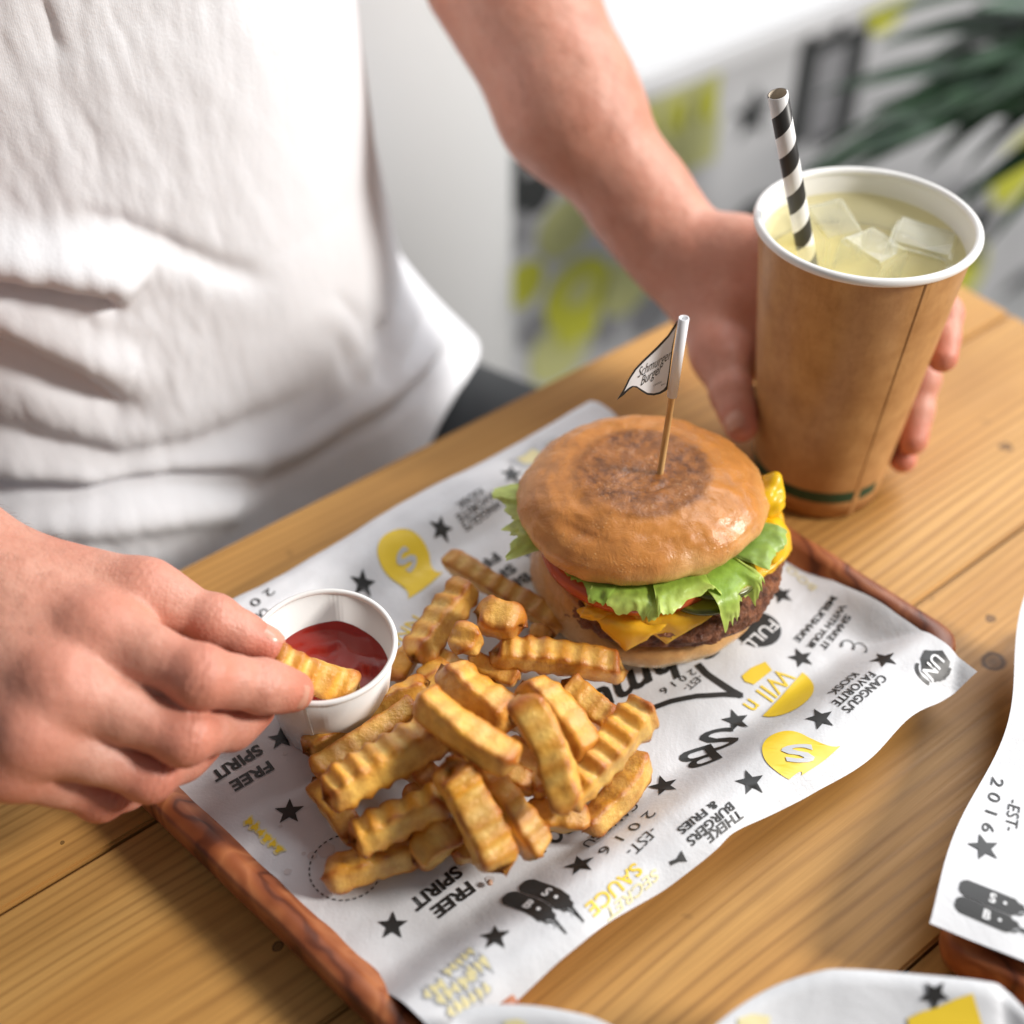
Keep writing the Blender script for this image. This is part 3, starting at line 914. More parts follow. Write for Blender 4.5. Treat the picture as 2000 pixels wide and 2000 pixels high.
def make_fries():
    k = 0.000083
    F = [
        # x0,y0,z0, x1,y1,z1, width px, roll, bend, tone (browning, and painted shade on back and shadowed fries), crinkle, label
        (905, 215, .021, 1450, 545, .021, 118, 15, .000, .45, 1.0, 'longest fry at the back, lying between yellow badge and bottom bun'),
        (1010, 330, .036, 735, 690, .028, 150, 20, .000, .55, 1.0, 'fry darkened by painted shade, leaning over the back of the heap beside the yellow badge'),
        (1040, 480, .043, 1260, 545, .041, 158, 10, .000, .30, 0.2, 'thick blocky fry end on top of the heap near the bottom bun'),
        (1020, 540, .047, 955, 665, .043, 130, 5, .000, .15, 0.1, 'small square-cut fry stub lying before the thick blocky fry end'),
        (1120, 660, .034, 1735, 745, .027, 138, 8, -.001, .35, 0.9, 'brown fry lying across the heap pointing at the bottom bun'),
        (1000, 690, .028, 1240, 790, .026, 100, 25, .000, .20, 0.4, 'short fry tucked beneath the brown fry that points at the burger'),
        (900, 735, .050, 1205, 985, .046, 150, -22, .0015, .12, 0.9, 'golden fry with a sharp upper corner in the middle of the heap'),
        (810, 805, .030, 235, 1130, .024, 112, 25, .0015, .40, 0.8, 'fry resting along the foot of the ketchup cup'),
        (755, 900, .033, 262, 1225, .030, 108, -20, -.001, .28, 0.5, 'smooth fry beside the one along the ketchup cup'),
        (935, 1005, .046, 325, 1350, .043, 165, 14, .000, .08, 1.25, 'broad deeply ridged fry pointing to the left hand side of the tray'),
        (775, 865, .063, 1235, 1185, .058, 138, -12, .0028, .05, 0.35, 'pale curved fry lying on top in the middle of the heap'),
        (1255, 885, .066, 1470, 1400, .050, 158, 18, -.0022, .06, 0.9, 'curved fry on top with its rounded lower end over the ridged one'),
        (1270, 795, .052, 1575, 1150, .046, 140, -16, -.001, .15, 0.5, 'flat rough fry on top pointing at the pennant print'),
        (1450, 805, .029, 1690, 1010, .025, 128, 15, .000, .30, 0.8, 'fry half under the flat rough one on the pennant print'),
        (1850, 915, .047, 1440, 1370, .038, 150, 8, .000, .05, 1.3, 'pale ridged fry sticking out of the heap to the right'),
        (1825, 1160, .021, 1545, 1500, .019, 122, 22, -.0022, .30, 0.5, 'curved golden fry lying alone under the pale ridged one'),
        (905, 1195, .055, 1160, 1690, .028, 160, 12, -.0010, .10, 0.8, 'thick fry standing out at the front end of the heap'),
        (1030, 1165, .046, 1350, 1610, .026, 132, -14, .0006, .06, 0.8, 'pale fry running beside the thick front one down to the paper'),
        (900, 1340, .038, 450, 1560, .030, 138, 18, .0008, .22, 1.1, 'ridged fry under the broad one with notched lower edge'),
        (760, 1580, .018, 325, 1715, .018, 132, 18, -.0014, .25, 0.5, 'lowest fry with a brown pointed tip on the dashed circle'),
        (960, 1475, .027, 745, 1650, .021, 150, -12, .0012, .20, 0.4, 'stubby fry between the lowest fry and the thick front one'),
        (275, 1260, .022, 480, 1540, .019, 118, 12, .000, .35, 0.4, 'fry lying flat under the left end of the heap'),
        (1270, 1425, .024, 1560, 1440, .022, 130, 20, .000, .20, 0.4, 'fry lying low between the pale fry and the curved golden one'),
        (640, 790, .020, 745, 650, .021, 112, 10, .000, .30, 0.5, 'fry end standing behind the ketchup cup on the paper'),
        (770, 800, .024, 905, 705, .026, 100, -15, .000, .40, 0.3, 'small dark fry piece between ketchup cup and golden middle fry'),
        (745, 1010, .038, 940, 1030, .040, 120, 12, .000, .45, 0.7, 'brown fry end showing below the pale curved one'),
        (950, 1060, .042, 1080, 1210, .040, 130, 20, .000, .40, 0.6, 'dark fry filling the gap in the middle of the heap'),
        (1130, 1220, .036, 1320, 1300, .034, 105, 10, .000, .70, 0.6, 'dark fry piece deep in the heap'),
        (930, 1600, .018, 1080, 1610, .018, 90, 10, .000, .75, 0.5, 'dark brown fry bit under the thick front fry'),
        (1290, 570, .024, 1400, 590, .026, 82, 15, .000, .60, 0.3, 'small dark curled fry scrap beside the bottom bun'),
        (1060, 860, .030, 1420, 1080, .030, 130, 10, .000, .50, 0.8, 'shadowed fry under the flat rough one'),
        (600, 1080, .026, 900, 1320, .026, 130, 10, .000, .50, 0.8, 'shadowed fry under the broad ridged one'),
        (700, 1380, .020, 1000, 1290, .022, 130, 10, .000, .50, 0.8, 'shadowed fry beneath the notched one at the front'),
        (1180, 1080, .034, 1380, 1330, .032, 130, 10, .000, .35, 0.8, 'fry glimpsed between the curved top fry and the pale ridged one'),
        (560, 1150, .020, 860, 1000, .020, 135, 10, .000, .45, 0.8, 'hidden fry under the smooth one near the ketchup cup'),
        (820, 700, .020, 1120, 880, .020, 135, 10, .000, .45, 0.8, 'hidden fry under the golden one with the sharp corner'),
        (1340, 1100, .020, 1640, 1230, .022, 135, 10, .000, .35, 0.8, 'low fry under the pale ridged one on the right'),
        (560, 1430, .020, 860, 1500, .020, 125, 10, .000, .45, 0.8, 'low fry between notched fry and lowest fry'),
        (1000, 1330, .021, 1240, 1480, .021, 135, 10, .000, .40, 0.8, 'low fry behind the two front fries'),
    ]
    for i, (x0, y0, z0, x1, y1, z1, w, ro, be, to, cr, lab) in enumerate(F):
        rr = random.Random(i + 90)
        fry(c5(x0, y0, z0), c5(x1, y1, z1), w * k * 0.98, lab, R(ro), be, tone=to, seed=i, crinkle=cr,
            thick=w * k * 0.96, taper=(0.92 + 0.14 * rr.random(), 0.90 + 0.14 * rr.random()), lam=0.0066 + 0.0008 * rr.random())
    # the one being dipped
    fry(P(512, 1283, 0.064), P(696, 1352, 0.042), 0.0122, 'golden fry held between thumb and forefinger over the ketchup', R(30), 0.0, tone=0.0, seed=77, crinkle=1.0)
make_fries()
for i, (x, y) in enumerate(((957, 1725), (1252, 1607), (1240, 1600), (1248, 1612))):
    p = P(x, y, 0.0122)
    vs, fs = lathe([(0, .0011), (.0008, .0009), (.0012, .0004), (.0010, 0), (0, 0)], 9)
    vs = [Vector(v) * (1 if i == 0 else 0.35) * (1 + .3 * noise.noise(Vector(v) * 900)) for v in vs]
    o = mesh_obj('crumb', vs, fs, FRY, loc=p, colors=np.array([[.5, .3, .2]] * len(vs)))
    tag(o, ('brown crumb on the paper before the thick front fry', 'tiny crumb nearest the printed digit 2 by the curved golden fry', 'tiny crumb touching the tip of the curved golden fry', 'tiny crumb farthest from the curved golden fry, over the digit')[i], 'crumb', 'fry crumbs on the paper')
# ============================================================ burger
BC = Vector((0.0565, 0.3735, 0.0118))
burger = empty('burger', BC)
tag(burger, 'cheeseburger in a toasted bun standing on the printed paper', 'burger')
def mat_bun():
    t = NT('bun crust')
    at = t.n('ShaderNodeAttribute', attribute_name='tint')
    v = t.coord('Object')
    wv = t.n('ShaderNodeTexVoronoi', feature='SMOOTH_F1'); wv.inputs['Scale'].default_value = 620.0; wv.inputs['Smoothness'].default_value = 0.4
    t.l(t.coord('Object', scale=(1, 1, 1.6)), wv.inputs['Vector'])
    blis = t.ramp(wv.outputs['Distance'], [(0.05, 1.0), (0.42, 0.0)])
    mask = t.ramp(t.noise(v, 90, 3, .6), [(0.52, 0.0), (0.66, 1.0)])
    bl = t.math('MULTIPLY', blis, mask)
    crease = t.noise(t.coord('Object', scale=(1, 1, 0.8)), 130, 6, 0.68, 0.8)
    fine = t.noise(v, 900, 3, 0.6)
    c = t.mix(t.ramp(t.noise(v, 150, 4, .6), [(0.42, 0.0), (0.72, 0.42)]), at.outputs['Color'], (0.44, 0.17, 0.045))
    c = t.mix(t.math('MULTIPLY', bl, 0.35), c, (0.80, 0.52, 0.26))
    c = t.mix(t.ramp(crease, [(0.30, 0.30), (0.46, 0.0)]), c, (0.30, 0.10, 0.03))
    sp1 = t.ramp(t.noise(t.coord('Object', scale=(1, 1, .3)), 260, 6, 0.72, 0.3), [(0.40, 0.0), (0.62, 1.0)])
    sp2 = t.ramp(t.noise(t.coord('Object', loc=(.3, .1, 0)), 75, 3, 0.6), [(0.40, 0.0), (0.60, 1.0)])
    burn = t.math('MULTIPLY', t.math('MULTIPLY', at.outputs['Alpha'], sp1), t.math('ADD', t.math('MULTIPLY', sp2, 0.65), 0.35))
    c = t.mix(t.math('MULTIPLY', burn, 0.85), c, (0.085, 0.026, 0.009))
    h = t.math('ADD', t.math('MULTIPLY', bl, 0.28), t.math('ADD', t.math('MULTIPLY', crease, 1.3), t.math('MULTIPLY', fine, 0.15)))
    rough = t.ramp(crease, [(0.3, 0.40), (0.7, 0.22)])
    return t.set(color=c, rough=rough, sss=0.10, sss_scale=0.004, sss_radius=(1, .5, .25), normal=t.bump(h, 0.34, 0.0014), spec=0.5)
BUN = mat_bun()
CRUMB = mat_tint('bun underside', rough=0.62, sss=0.1, sss_scale=0.004, bump=0.5, bump_scale=500.0, dist=0.0007,
                 mott=(0.66, 0.44, 0.22), mott_scale=90.0, mott_amt=0.5, spec=0.3)

def make_top_bun():
    prof = [(0.0, .0622), (.006, .0623), (.012, .0624), (.018, .0624), (.0235, .0621), (.028, .0616), (.033, .0606), (.038, .0590), (.0425, .0566), (.0460, .0538),
            (.0482, .0508), (.0490, .0484), (.0486, .0464), (.0472, .0452), (.0450, .0446), (.040, .0443), (.030, .0443), (.015, .0443), (0.0, .0443)]
    # resample
    pts = []
    for (r0, z0), (r1, z1) in zip(prof[:-1], prof[1:]):
        n = max(2, int(math.hypot(r1 - r0, z1 - z0) / 0.0009))
        for k in range(n): pts.append((r0 + (r1 - r0) * k / n, z0 + (z1 - z0) * k / n))
    pts.append(prof[-1])
    N = 200; vs = []; cols = []
    dirt = Vector((-0.0045, 0.0028, 0.0004))
    for i in range(N):
        a = 2 * math.pi * i / N
        ca, sa = math.cos(a), math.sin(a)
        for r, z in pts:
            sag = 0.0018 * math.cos(a - R(-95)) + 0.0010 * math.sin(3 * a + 1) + 0.0008 * math.sin(5 * a)
            rr = r * (1 + 0.030 * math.sin(2 * a + 0.6) + 0.012 * math.sin(3 * a + 2.2) + 0.012 * math.cos(a - R(185)))
            z2 = z
            low = smooth01((0.0500 - z) / 0.007)
            z2 -= low * (0.0002 + sag)
            if r > 0.036 and z < 0.046: z2 -= 0.0012 * max(0, noise.noise(Vector((ca * 5, sa * 5, 4)))) 
            x, y = rr * ca, rr * sa
            p = Vector((x, y, z2))
            n1 = noise.noise(p * 60); n2 = noise.noise(p * 170 + Vector((3, 1, 2))); n3 = noise.noise(p * 420)
            nrm = Vector((ca * min(1, r / 0.045), sa * min(1, r / 0.045), max(0.0, (z - 0.046) / 0.016))).normalized() if r > 0.001 else Vector((0, 0, 1))
            flat = 1 - smooth01((r - 0.022) / 0.008)
            d = (0.0013 * n1 + 0.00055 * n2 + 0.00022 * n3) * (1 - 0.5 * flat)
            # tear in the crust on the near left shoulder
            ta = math.atan2(y + 0.0, x) - R(-128)
            ta = (ta + math.pi) % (2 * math.pi) - math.pi
            tear = math.exp(-((ta * 0.040) / 0.0085) ** 2) * math.exp(-((z2 - 0.0585) / 0.0018) ** 2)
            d -= 0.0020 * tear
            ta2 = (math.atan2(y, x) - R(-80) + math.pi) % (2 * math.pi) - math.pi
            crk = math.exp(-((r - 0.0125 - 0.002 * n1) / 0.0011) ** 2) * math.exp(-((ta2) / 0.75) ** 2)
            d -= 0.0011 * crk
            edge = math.exp(-((r - 0.0255) / 0.0022) ** 2)
            d += 0.0004 * edge
            p = p + nrm * d
            p.y *= 0.93
            p = p + dirt
            # hanging flap at the lower front right
            fa = (a - R(-63) + math.pi) % (2 * math.pi) - math.pi
            if z < 0.046 and r > 0.042:
                p.z -= 0.0042 * math.exp(-(fa / 0.075) ** 2) * smooth01((r - 0.042) / 0.006)
            vs.append(p)
            # colours: toasted disc, tan side, pale lower belt
            tan = np.array([0.59, 0.240, 0.055]); pale = np.array([0.80, 0.48, 0.19]); toast = np.array([0.27, 0.088, 0.018]); dark = np.array([0.085, 0.024, 0.008])
            hh = smooth01((z - 0.0435) / 0.012 + 0.5 * n1)
            c = pale * (1 - hh) + tan * hh
            rd = r + 0.0046 * n1 + 0.0018 * n2
            td = 1 - smooth01((rd - 0.0215) / 0.0085)
            c = c * (1 - 0.62 * td) + toast * 0.62 * td
            ring = math.exp(-((rd - 0.0238) / 0.0020) ** 2) * (0.55 + 0.45 * math.sin(a * 1 + 2.2)) + 0.8 * td * smooth01((n2 - 0.05) / 0.35)
            ring = min(1, max(0, ring))
            c = c * (1 - 0.40 * ring) + dark * 0.40 * ring
            rose = max(0, math.cos(a - R(205))) * 0.18 * (1 - td)
            c = c * (1 - rose) + np.array([0.44, 0.165, 0.065]) * rose
            c = c * (1 - 0.5 * tear) + np.array([0.30, 0.10, 0.03]) * 0.5 * tear
            cols.append(list(np.clip(c * (1 + 0.12 * n2), 0, 1)) + [td])
    m = len(pts)
    fs = [tuple(reversed(f)) for f in grid_faces(N, m, wrap_u=True)]
    return mesh_obj('top_bun', vs, fs, BUN, burger, colors=np.array(cols))
make_top_bun()

def make_bottom_bun():
    prof = [(0.0, 0.0), (.030, 0.0), (.038, .0002), (.0445, .0018), (.0485, .0050), (.0498, .0085), (.0494, .0120), (.0478, .0142), (.044, .0148), (.030, .0148), (0.0, .0148)]
    pts = []
    for (r0, z0), (r1, z1) in zip(prof[:-1], prof[1:]):
        n = max(2, int(math.hypot(r1 - r0, z1 - z0) / 0.001))
        for k in range(n): pts.append((r0 + (r1 - r0) * k / n, z0 + (z1 - z0) * k / n))
    pts.append(prof[-1])
    N = 160; vs = []; cols = []
    for i in range(N):
        a = 2 * math.pi * i / N; ca, sa = math.cos(a), math.sin(a)
        lift = smooth01((math.cos(a - R(184)) - 0.35) / 0.5)
        for r, z in pts:
            rr = r * (1 + 0.012 * math.sin(3 * a + 1))
            k = smooth01((r - 0.034) / 0.010) * smooth01((z - 0.004) / 0.011)
            z2 = z + k * (0.0155 * lift + 0.0010 * math.sin(4 * a))
            rr -= k * lift * 0.0010
            p = Vector((rr * ca, rr * sa, z2))
            n1 = noise.noise(p * 80); n2 = noise.noise(p * 240)
            rad = Vector((ca, sa, 0))
            crack = math.exp(-((z - 0.0060 - 0.001 * n1) / 0.0007) ** 2) * smooth01((noise.noise(Vector((ca * 3, sa * 3, 9))) + 0.1) * 3)
            if r > 0.02 and z > 0.0005: p += rad * (0.0009 * n1 + 0.0004 * n2 - 0.0007 * crack)
            vs.append(p)
            lowc = np.array([0.80, 0.62, 0.38]); mid = np.array([0.66, 0.37, 0.135]); upc = np.array([0.60, 0.30, 0.10])
            h = smooth01((z - 0.0055 + 0.003 * n1) / 0.005)
            c = lowc * (1 - h) + mid * h
            c = c * (1 - lift * k) + upc * lift * k
            c = c * (1 - 0.3 * crack)
            cols.append(list(np.clip(c * (1 + 0.10 * n2), 0, 1)) + [0.0])
    fs = grid_faces(N, len(pts), wrap_u=True)
    return mesh_obj('bottom_bun', vs, fs, BUN, burger, colors=np.clip(np.array(cols), 0, 1))
make_bottom_bun()

PATTY = mat_tint('grilled patty', rough=0.42, bump=1.0, bump_scale=380.0, dist=0.0026, mott=(0.040, 0.012, 0.006), mott_scale=260.0, mott_amt=0.85, spec=0.55)
def make_patty():
    prof = [(0.0, .0135), (.040, .0138), (.0460, .0146), (.0492, .0172), (.0502, .0212), (.0492, .0256), (.0460, .0284), (.038, .0292), (0.0, .0292)]
    pts = []
    for (r0, z0), (r1, z1) in zip(prof[:-1], prof[1:]):
        n = max(2, int(math.hypot(r1 - r0, z1 - z0) / 0.0007))
        for k in range(n): pts.append((r0 + (r1 - r0) * k / n, z0 + (z1 - z0) * k / n))
    pts.append(prof[-1])
    N = 300; vs = []; cols = []
    for i in range(N):
        a = 2 * math.pi * i / N; ca, sa = math.cos(a), math.sin(a)
        R0 = 1 + 0.020 * math.sin(2 * a + 2.6) + 0.015 * math.sin(5 * a) + 0.060 * math.cos(a - R(-12))
        for r, z in pts:
            p = Vector((r * R0 * ca, r * R0 * sa, z + 0.0028 * (r / 0.05) * math.cos(a - R(-5))))
            n1 = noise.noise(p * 110); n2 = noise.noise(p * 300); n3 = noise.noise(p * 700)
            if r > 0.035:
                p += Vector((ca, sa, 0.3)) * (0.0014 * n1 + 0.0014 * n2 + 0.0008 * n3)
            vs.append(p)
            g = min(1, max(0, 0.5 + 0.8 * n2 + 0.4 * n3))
            cols.append(np.array([0.150, 0.042, 0.016]) * (1 - g) + np.array([0.36, 0.130, 0.048]) * g)
    return mesh_obj('patty', vs, grid_faces(N, len(pts), wrap_u=True), PATTY, burger, colors=np.clip(np.array(cols), 0, 1))
make_patty()

CHEESE = NT('melted cheese')
CHEESE = CHEESE.set(color=(0.86, 0.46, 0.022), rough=0.30, sss=0.22, sss_scale=0.003, sss_radius=(1, .5, .1), spec=0.5,
                    normal=CHEESE.bump(CHEESE.noise(CHEESE.coord('Object'), 160, 3, .5), 0.18, 0.001))
def make_cheese(rot, half, z0, r0, sag, name='cheese_slice', off=(0, 0), hang=1.0):
    n = 56; vs = []
    for i in range(n):
        for j in range(n):
            u = (2 * i / (n - 1) - 1) * half; v = (2 * j / (n - 1) - 1) * half
            # soften the square's corners
            s = math.hypot(u, v); a = math.atan2(v, u) + rot
            s = s - 0.10 * max(0, s - half) ** 1.0
            if s <= r0: r, z = s, z0
            else:
                d = s - r0
                bendr = 0.0035
                th = min(R(78), d / bendr)
                r = r0 + bendr * math.sin(th); z = z0 - bendr * (1 - math.cos(th)) * hang
                rest = d - bendr * th
                if rest > 0: r += rest * math.cos(R(80)); z -= rest * math.sin(R(80)) * hang
            tilt = 0.0028 * (r / 0.05) * math.cos(a - R(-5))
            w = 0.0013 * noise.noise(Vector((math.cos(a) * 5, math.sin(a) * 5, r * 60 + half * 100))) + 0.0005 * noise.noise(Vector((u * 260, v * 260, 1)))
            vs.append(Vector((off[0] + (r + w) * math.cos(a), off[1] + (r + w) * math.sin(a), z + tilt + w)))
    nv = len(vs)
    nrm = [Vector((v.x, v.y, 0)).normalized() * (0.0016 if math.hypot(v.x, v.y) > r0 + .002 else 0) + Vector((0, 0, 0.0018 if math.hypot(v.x, v.y) <= r0 + 0.0032 else 0.0002)) for v in vs]
    top = [v + d for v, d in zip(vs, nrm)]
    f = grid_faces(n, n)
    ring = [i * n for i in range(n)] + [(n - 1) * n + j for j in range(1, n)] + [i * n + n - 1 for i in range(n - 2, -1, -1)] + [j for j in range(n - 2, 0, -1)]
    sidef = [(ring[k], ring[(k + 1) % len(ring)], nv + ring[(k + 1) % len(ring)], nv + ring[k]) for k in range(len(ring))]
    return mesh_obj(name, vs + top, [tuple(reversed(q)) for q in f] + [tuple(nv + i for i in q) for q in f] + sidef, CHEESE, burger)
make_cheese(R(-104 + 45), 0.0435, 0.0298, 0.0470, 0.0)
make_cheese(R(-4 + 45), 0.0425, 0.0322, 0.0440, 0.0, off=(0.006, 0.000), hang=0.9)

TOMATO = mat_tint('tomato', rough=0.22, sss=0.2, sss_scale=0.004, bump=0.15, bump_scale=200.0, dist=0.0006, spec=0.5)
def disc(name, center, r, h, tilt, mat, col_rim, col_face, parent, n=72, seed=1, ax=0.0):
    prof = [(0, 0), (r * 0.88, 0), (r * 0.985, h * 0.10), (r, h * 0.5), (r * 0.985, h * 0.9), (r * 0.88, h), (0, h)]
    vs, fs = lathe(prof, n)
    m = Matrix.Rotation(ax, 3, 'Z') @ Matrix.Rotation(tilt, 3, 'X')
    out = []; cols = []
    for v in vs:
        p = Vector(v); rr = math.hypot(p.x, p.y)
        w = 1 + 0.03 * noise.noise(Vector((p.x * 40, p.y * 40, seed)))
        p.x *= w; p.y *= w
        out.append(m @ p + Vector(center))
        k = smooth01((rr / r - 0.86) / 0.12)
        cols.append(np.array(col_face) * (1 - k) + np.array(col_rim) * k)
    return mesh_obj(name, out, fs, mat, parent, colors=np.array(cols))
disc('tomato_slice', (-0.007, -0.0105, 0.0338), 0.0385, 0.0062, R(-2), TOMATO, (0.50, 0.085, 0.022), (0.60, 0.13, 0.04), burger)
PICKLE = mat_tint('pickle', rough=0.20, sss=0.15, sss_scale=0.003, bump=0.2, bump_scale=300.0, dist=0.0005, spec=0.5)
disc('pickle_slice', (0.0165, -0.0310, 0.0330), 0.0170, 0.0026, R(-6), PICKLE, (0.085, 0.095, 0.012), (0.42, 0.36, 0.045), burger, seed=2)
disc('pickle_slice', (0.0215, -0.0285, 0.0366), 0.0165, 0.0026, R(-10), PICKLE, (0.085, 0.095, 0.012), (0.46, 0.40, 0.05), burger, seed=5)

LETTUCE = NT('lettuce')
_at = LETTUCE.n('ShaderNodeAttribute', attribute_name='tint')
_tr = LETTUCE.n('ShaderNodeBsdfTranslucent')
_mx = LETTUCE.n('ShaderNodeMixShader'); _mx.inputs[0].default_value = 0.33
_bright = LETTUCE.mix(0.25, _at.outputs['Color'], (0.62, 0.75, 0.12))
LETTUCE.l(_bright, _tr.inputs['Color'])
LETTUCE.set(color=_at.outputs['Color'], rough=0.34, spec=0.45, normal=LETTUCE.bump(LETTUCE.noise(LETTUCE.coord('Object'), 260, 4, .6), 0.35, 0.001))
LETTUCE.l(LETTUCE.b.outputs[0], _mx.inputs[1]); LETTUCE.l(_tr.outputs[0], _mx.inputs[2])
LETTUCE.l(_mx.outputs[0], LETTUCE.t.nodes['Material Output'].inputs['Surface'])
LETTUCE = LETTUCE.m

def lettuce(a0, a1, r0, r1, z0, drop, ruffle, freq, seed, out=0.0, jag=0.18, colour=(0.34, 0.50, 0.060), tip=(0.55, 0.68, 0.14)):
    """a frilled leaf fanned round the burger between two angles: it leaves the stack
    flat, turns down over the edge and ends in a crimped, torn margin"""
    NU = max(120, int(abs(a1 - a0) * 190)); NV = 30
    vs = []; cols = []
    for i in range(NU):
        s = i / (NU - 1); a = a0 + (a1 - a0) * s
        fade = smooth01(min(s, 1 - s) / 0.12)
        n0 = noise.noise(Vector((a * 3.0, seed, 0)))
        tooth = abs(math.sin(a * 14 + 2.0 * noise.noise(Vector((a * 5, seed, 1))) + seed)) ** 0.7
        jg = 0.55 * tooth + 0.45 * abs(noise.noise(Vector((a * 24.0, seed, 7)))) * 2
        lobe = 0.5 + 0.5 * math.sin(a * 6.3 + seed * 1.7)
        reach = (0.45 + 0.55 * fade) * (0.72 + 0.24 * lobe + 0.15 * n0)
        jagm = (jag * (jg - 0.35) * 0.9 + 0.22 * noise.noise(Vector((a * 11, seed, 2)))) * fade
        for j in range(NV):
            t = j / (NV - 1)
            L = (r1 - r0) * (reach * t - jagm * smooth01((t - 0.72) / 0.28) * 0.55)    # length along the leaf
            flat = (0.0475 - r0)
            if L < flat: r, z = r0 + L, z0
            else:
                q = L - flat; bend = 0.006
                th = min(R(70), q / bend) * drop
                r = r0 + flat + bend * math.sin(th) / max(drop, .2) * min(1, drop + .2); z = z0 - bend * (1 - math.cos(th))
                rest = max(0, q - bend * R(70))
                r += rest * math.cos(R(70) * drop); z -= rest * math.sin(R(70) * drop)
                r += out * q
            edge = smooth01((t - 0.35) / 0.65)
            ph = a * freq + seed + 1.4 * noise.noise(Vector((a * 5, seed, t * 1.5)))
            cr = ruffle * edge ** 1.4 * (math.sin(ph) + 0.45 * math.sin(2.4 * ph + 1.0 + t))
            fine = 0.0006 * edge * noise.noise(Vector((r * math.cos(a) * 300, r * math.sin(a) * 300, z * 300 + seed)))
            rr = r + cr * 0.8 + fine
            aa = a + 0.05 * edge * math.cos(ph + 0.7) * min(1, ruffle / 0.002)
            z += 0.55 * cr * math.cos(ph * 0.5) + fine
            vs.append(Vector((rr * math.cos(aa), rr * math.sin(aa), z)))
            vein = abs(noise.noise(Vector((rr * 260 * math.cos(aa), rr * 260 * math.sin(aa), z * 260 + seed))))
            k = smooth01((t - 0.5) / 0.5)
            c = np.array(colour) * (1 - k) + np.array(tip) * k
            cols.append(c * (1.15 - 0.40 * vein))
    nv = len(vs)
    f = grid_faces(NU, NV)
    back = [v + Vector((0, 0, -0.00025)) for v in vs]
    return mesh_obj('lettuce_leaf', vs + back, f + [tuple(nv + i for i in reversed(q)) for q in f], LETTUCE, burger, colors=np.clip(np.array(cols + cols), 0, 1))
lettuce(R(-160), R(-112), 0.028, 0.0545, 0.0435, 0.85, 0.0014, 13, 1.0, colour=(0.20, 0.34, 0.045), tip=(0.36, 0.52, 0.09))
lettuce(R(-124), R(-84), 0.028, 0.0560, 0.0425, 0.9, 0.0022, 13, 4.2, colour=(0.36, 0.52, 0.07), tip=(0.60, 0.72, 0.18))
lettuce(R(-98), R(-62), 0.028, 0.0590, 0.0440, 0.9, 0.0026, 12, 7.9, colour=(0.36, 0.52, 0.07), tip=(0.60, 0.72, 0.18))
lettuce(R(-66), R(-40), 0.028, 0.0640, 0.0432, 1.0, 0.0024, 11, 8.7, jag=0.45, colour=(0.34, 0.54, 0.07), tip=(0.58, 0.70, 0.16))
lettuce(R(-40), R(-8), 0.028, 0.0545, 0.0435, 0.95, 0.0012, 10, 2.1, colour=(0.28, 0.44, 0.08), tip=(0.44, 0.60, 0.16))
lettuce(R(158), R(206), 0.028, 0.0790, 0.0440, 0.15, 0.0034, 11, 5.5, jag=0.20, colour=(0.48, 0.60, 0.13), tip=(0.66, 0.75, 0.26))
lettuce(R(30), R(150), 0.028, 0.0520, 0.0430, 0.8, 0.0018, 12, 9.4)

MUSTARD = plain('yellow mustard', (0.84, 0.50, 0.008), 0.34, spec=0.4)
def blob(name, c, rad, mat, parent, seed, tip=None, k=0.12):
    bm = bmesh.new()
    bmesh.ops.create_icosphere(bm, subdivisions=5, radius=1)
    for v in bm.verts:
        d = v.co.normalized()
        q = 1 + k * noise.noise(d * 1.7 + Vector((seed, 0, 0)))
        if tip:
            tv = Vector(tip).normalized()
            q += 0.42 * max(0, d.dot(tv)) ** 18
        v.co = Vector((d.x * rad[0] * q, d.y * rad[1] * q, d.z * rad[2] * q)) + Vector(c)
    return bm_obj(name, bm, mat, parent, smooth=True)
blob('mustard', (0.0450, 0.0060, 0.0455), (0.0082, 0.0092, 0.0070), MUSTARD, burger, 3, tip=(0.35, 0.3, 0.9), k=0.2)
blob('mustard', (0.0435, -0.0080, 0.0375), (0.0088, 0.0120, 0.0060), MUSTARD, burger, 5, k=0.3)
blob('mustard', (-0.0245, -0.0420, 0.0305), (0.0065, 0.0034, 0.0024), CHEESE, burger, 8, k=0.3)

# ============================================================ flag pick
WOODPICK = NT('bamboo')
WOODPICK = WOODPICK.set(color=WOODPICK.ramp(WOODPICK.noise(WOODPICK.coord('Object', scale=(400, 400, 18)), 3, 4, .6), [(0.3, (0.50, 0.27, 0.09)), (0.7, (0.70, 0.44, 0.18))]), rough=0.5)
pb = P(1290, 920, 0.0752); pt = PY(1336, 621, 0.379)
pick = empty('flag_pick', pb)
tag(pick, 'wooden pick with a small printed paper pennant stuck in the top bun', 'flag pick')
axis = (pt - pb).normalized()
sl0 = pb.lerp(pt, 0.515)
vs, fs = tube([Vector((0, 0, 0)) - axis * 0.03, sl0 - pb + axis * 0.02], 0.00128, 12)
mesh_obj('stick', vs, fs, WOODPICK, pick)
vs = []; n = 20
U = axis.cross(Vector((0, 1, 0))).normalized(); W = axis.cross(U)
PAPERW = plain('white flag paper', (0.82, 0.82, 0.84), 0.5)
loop = [(sl0 - pb, 0.0019), (pt - pb, 0.0019), (pt - pb, 0.00145), (sl0 - pb + axis * 0.001, 0.00145)]
for k in range(n):
    a = 2 * math.pi * k / n
    for c, r in loop:
        vs.append(c + (U * math.cos(a) + W * math.sin(a)) * r)
mesh_obj('paper_sleeve', vs, grid_faces(n, 4, wrap_u=True, wrap_v=True), PAPERW, pick)

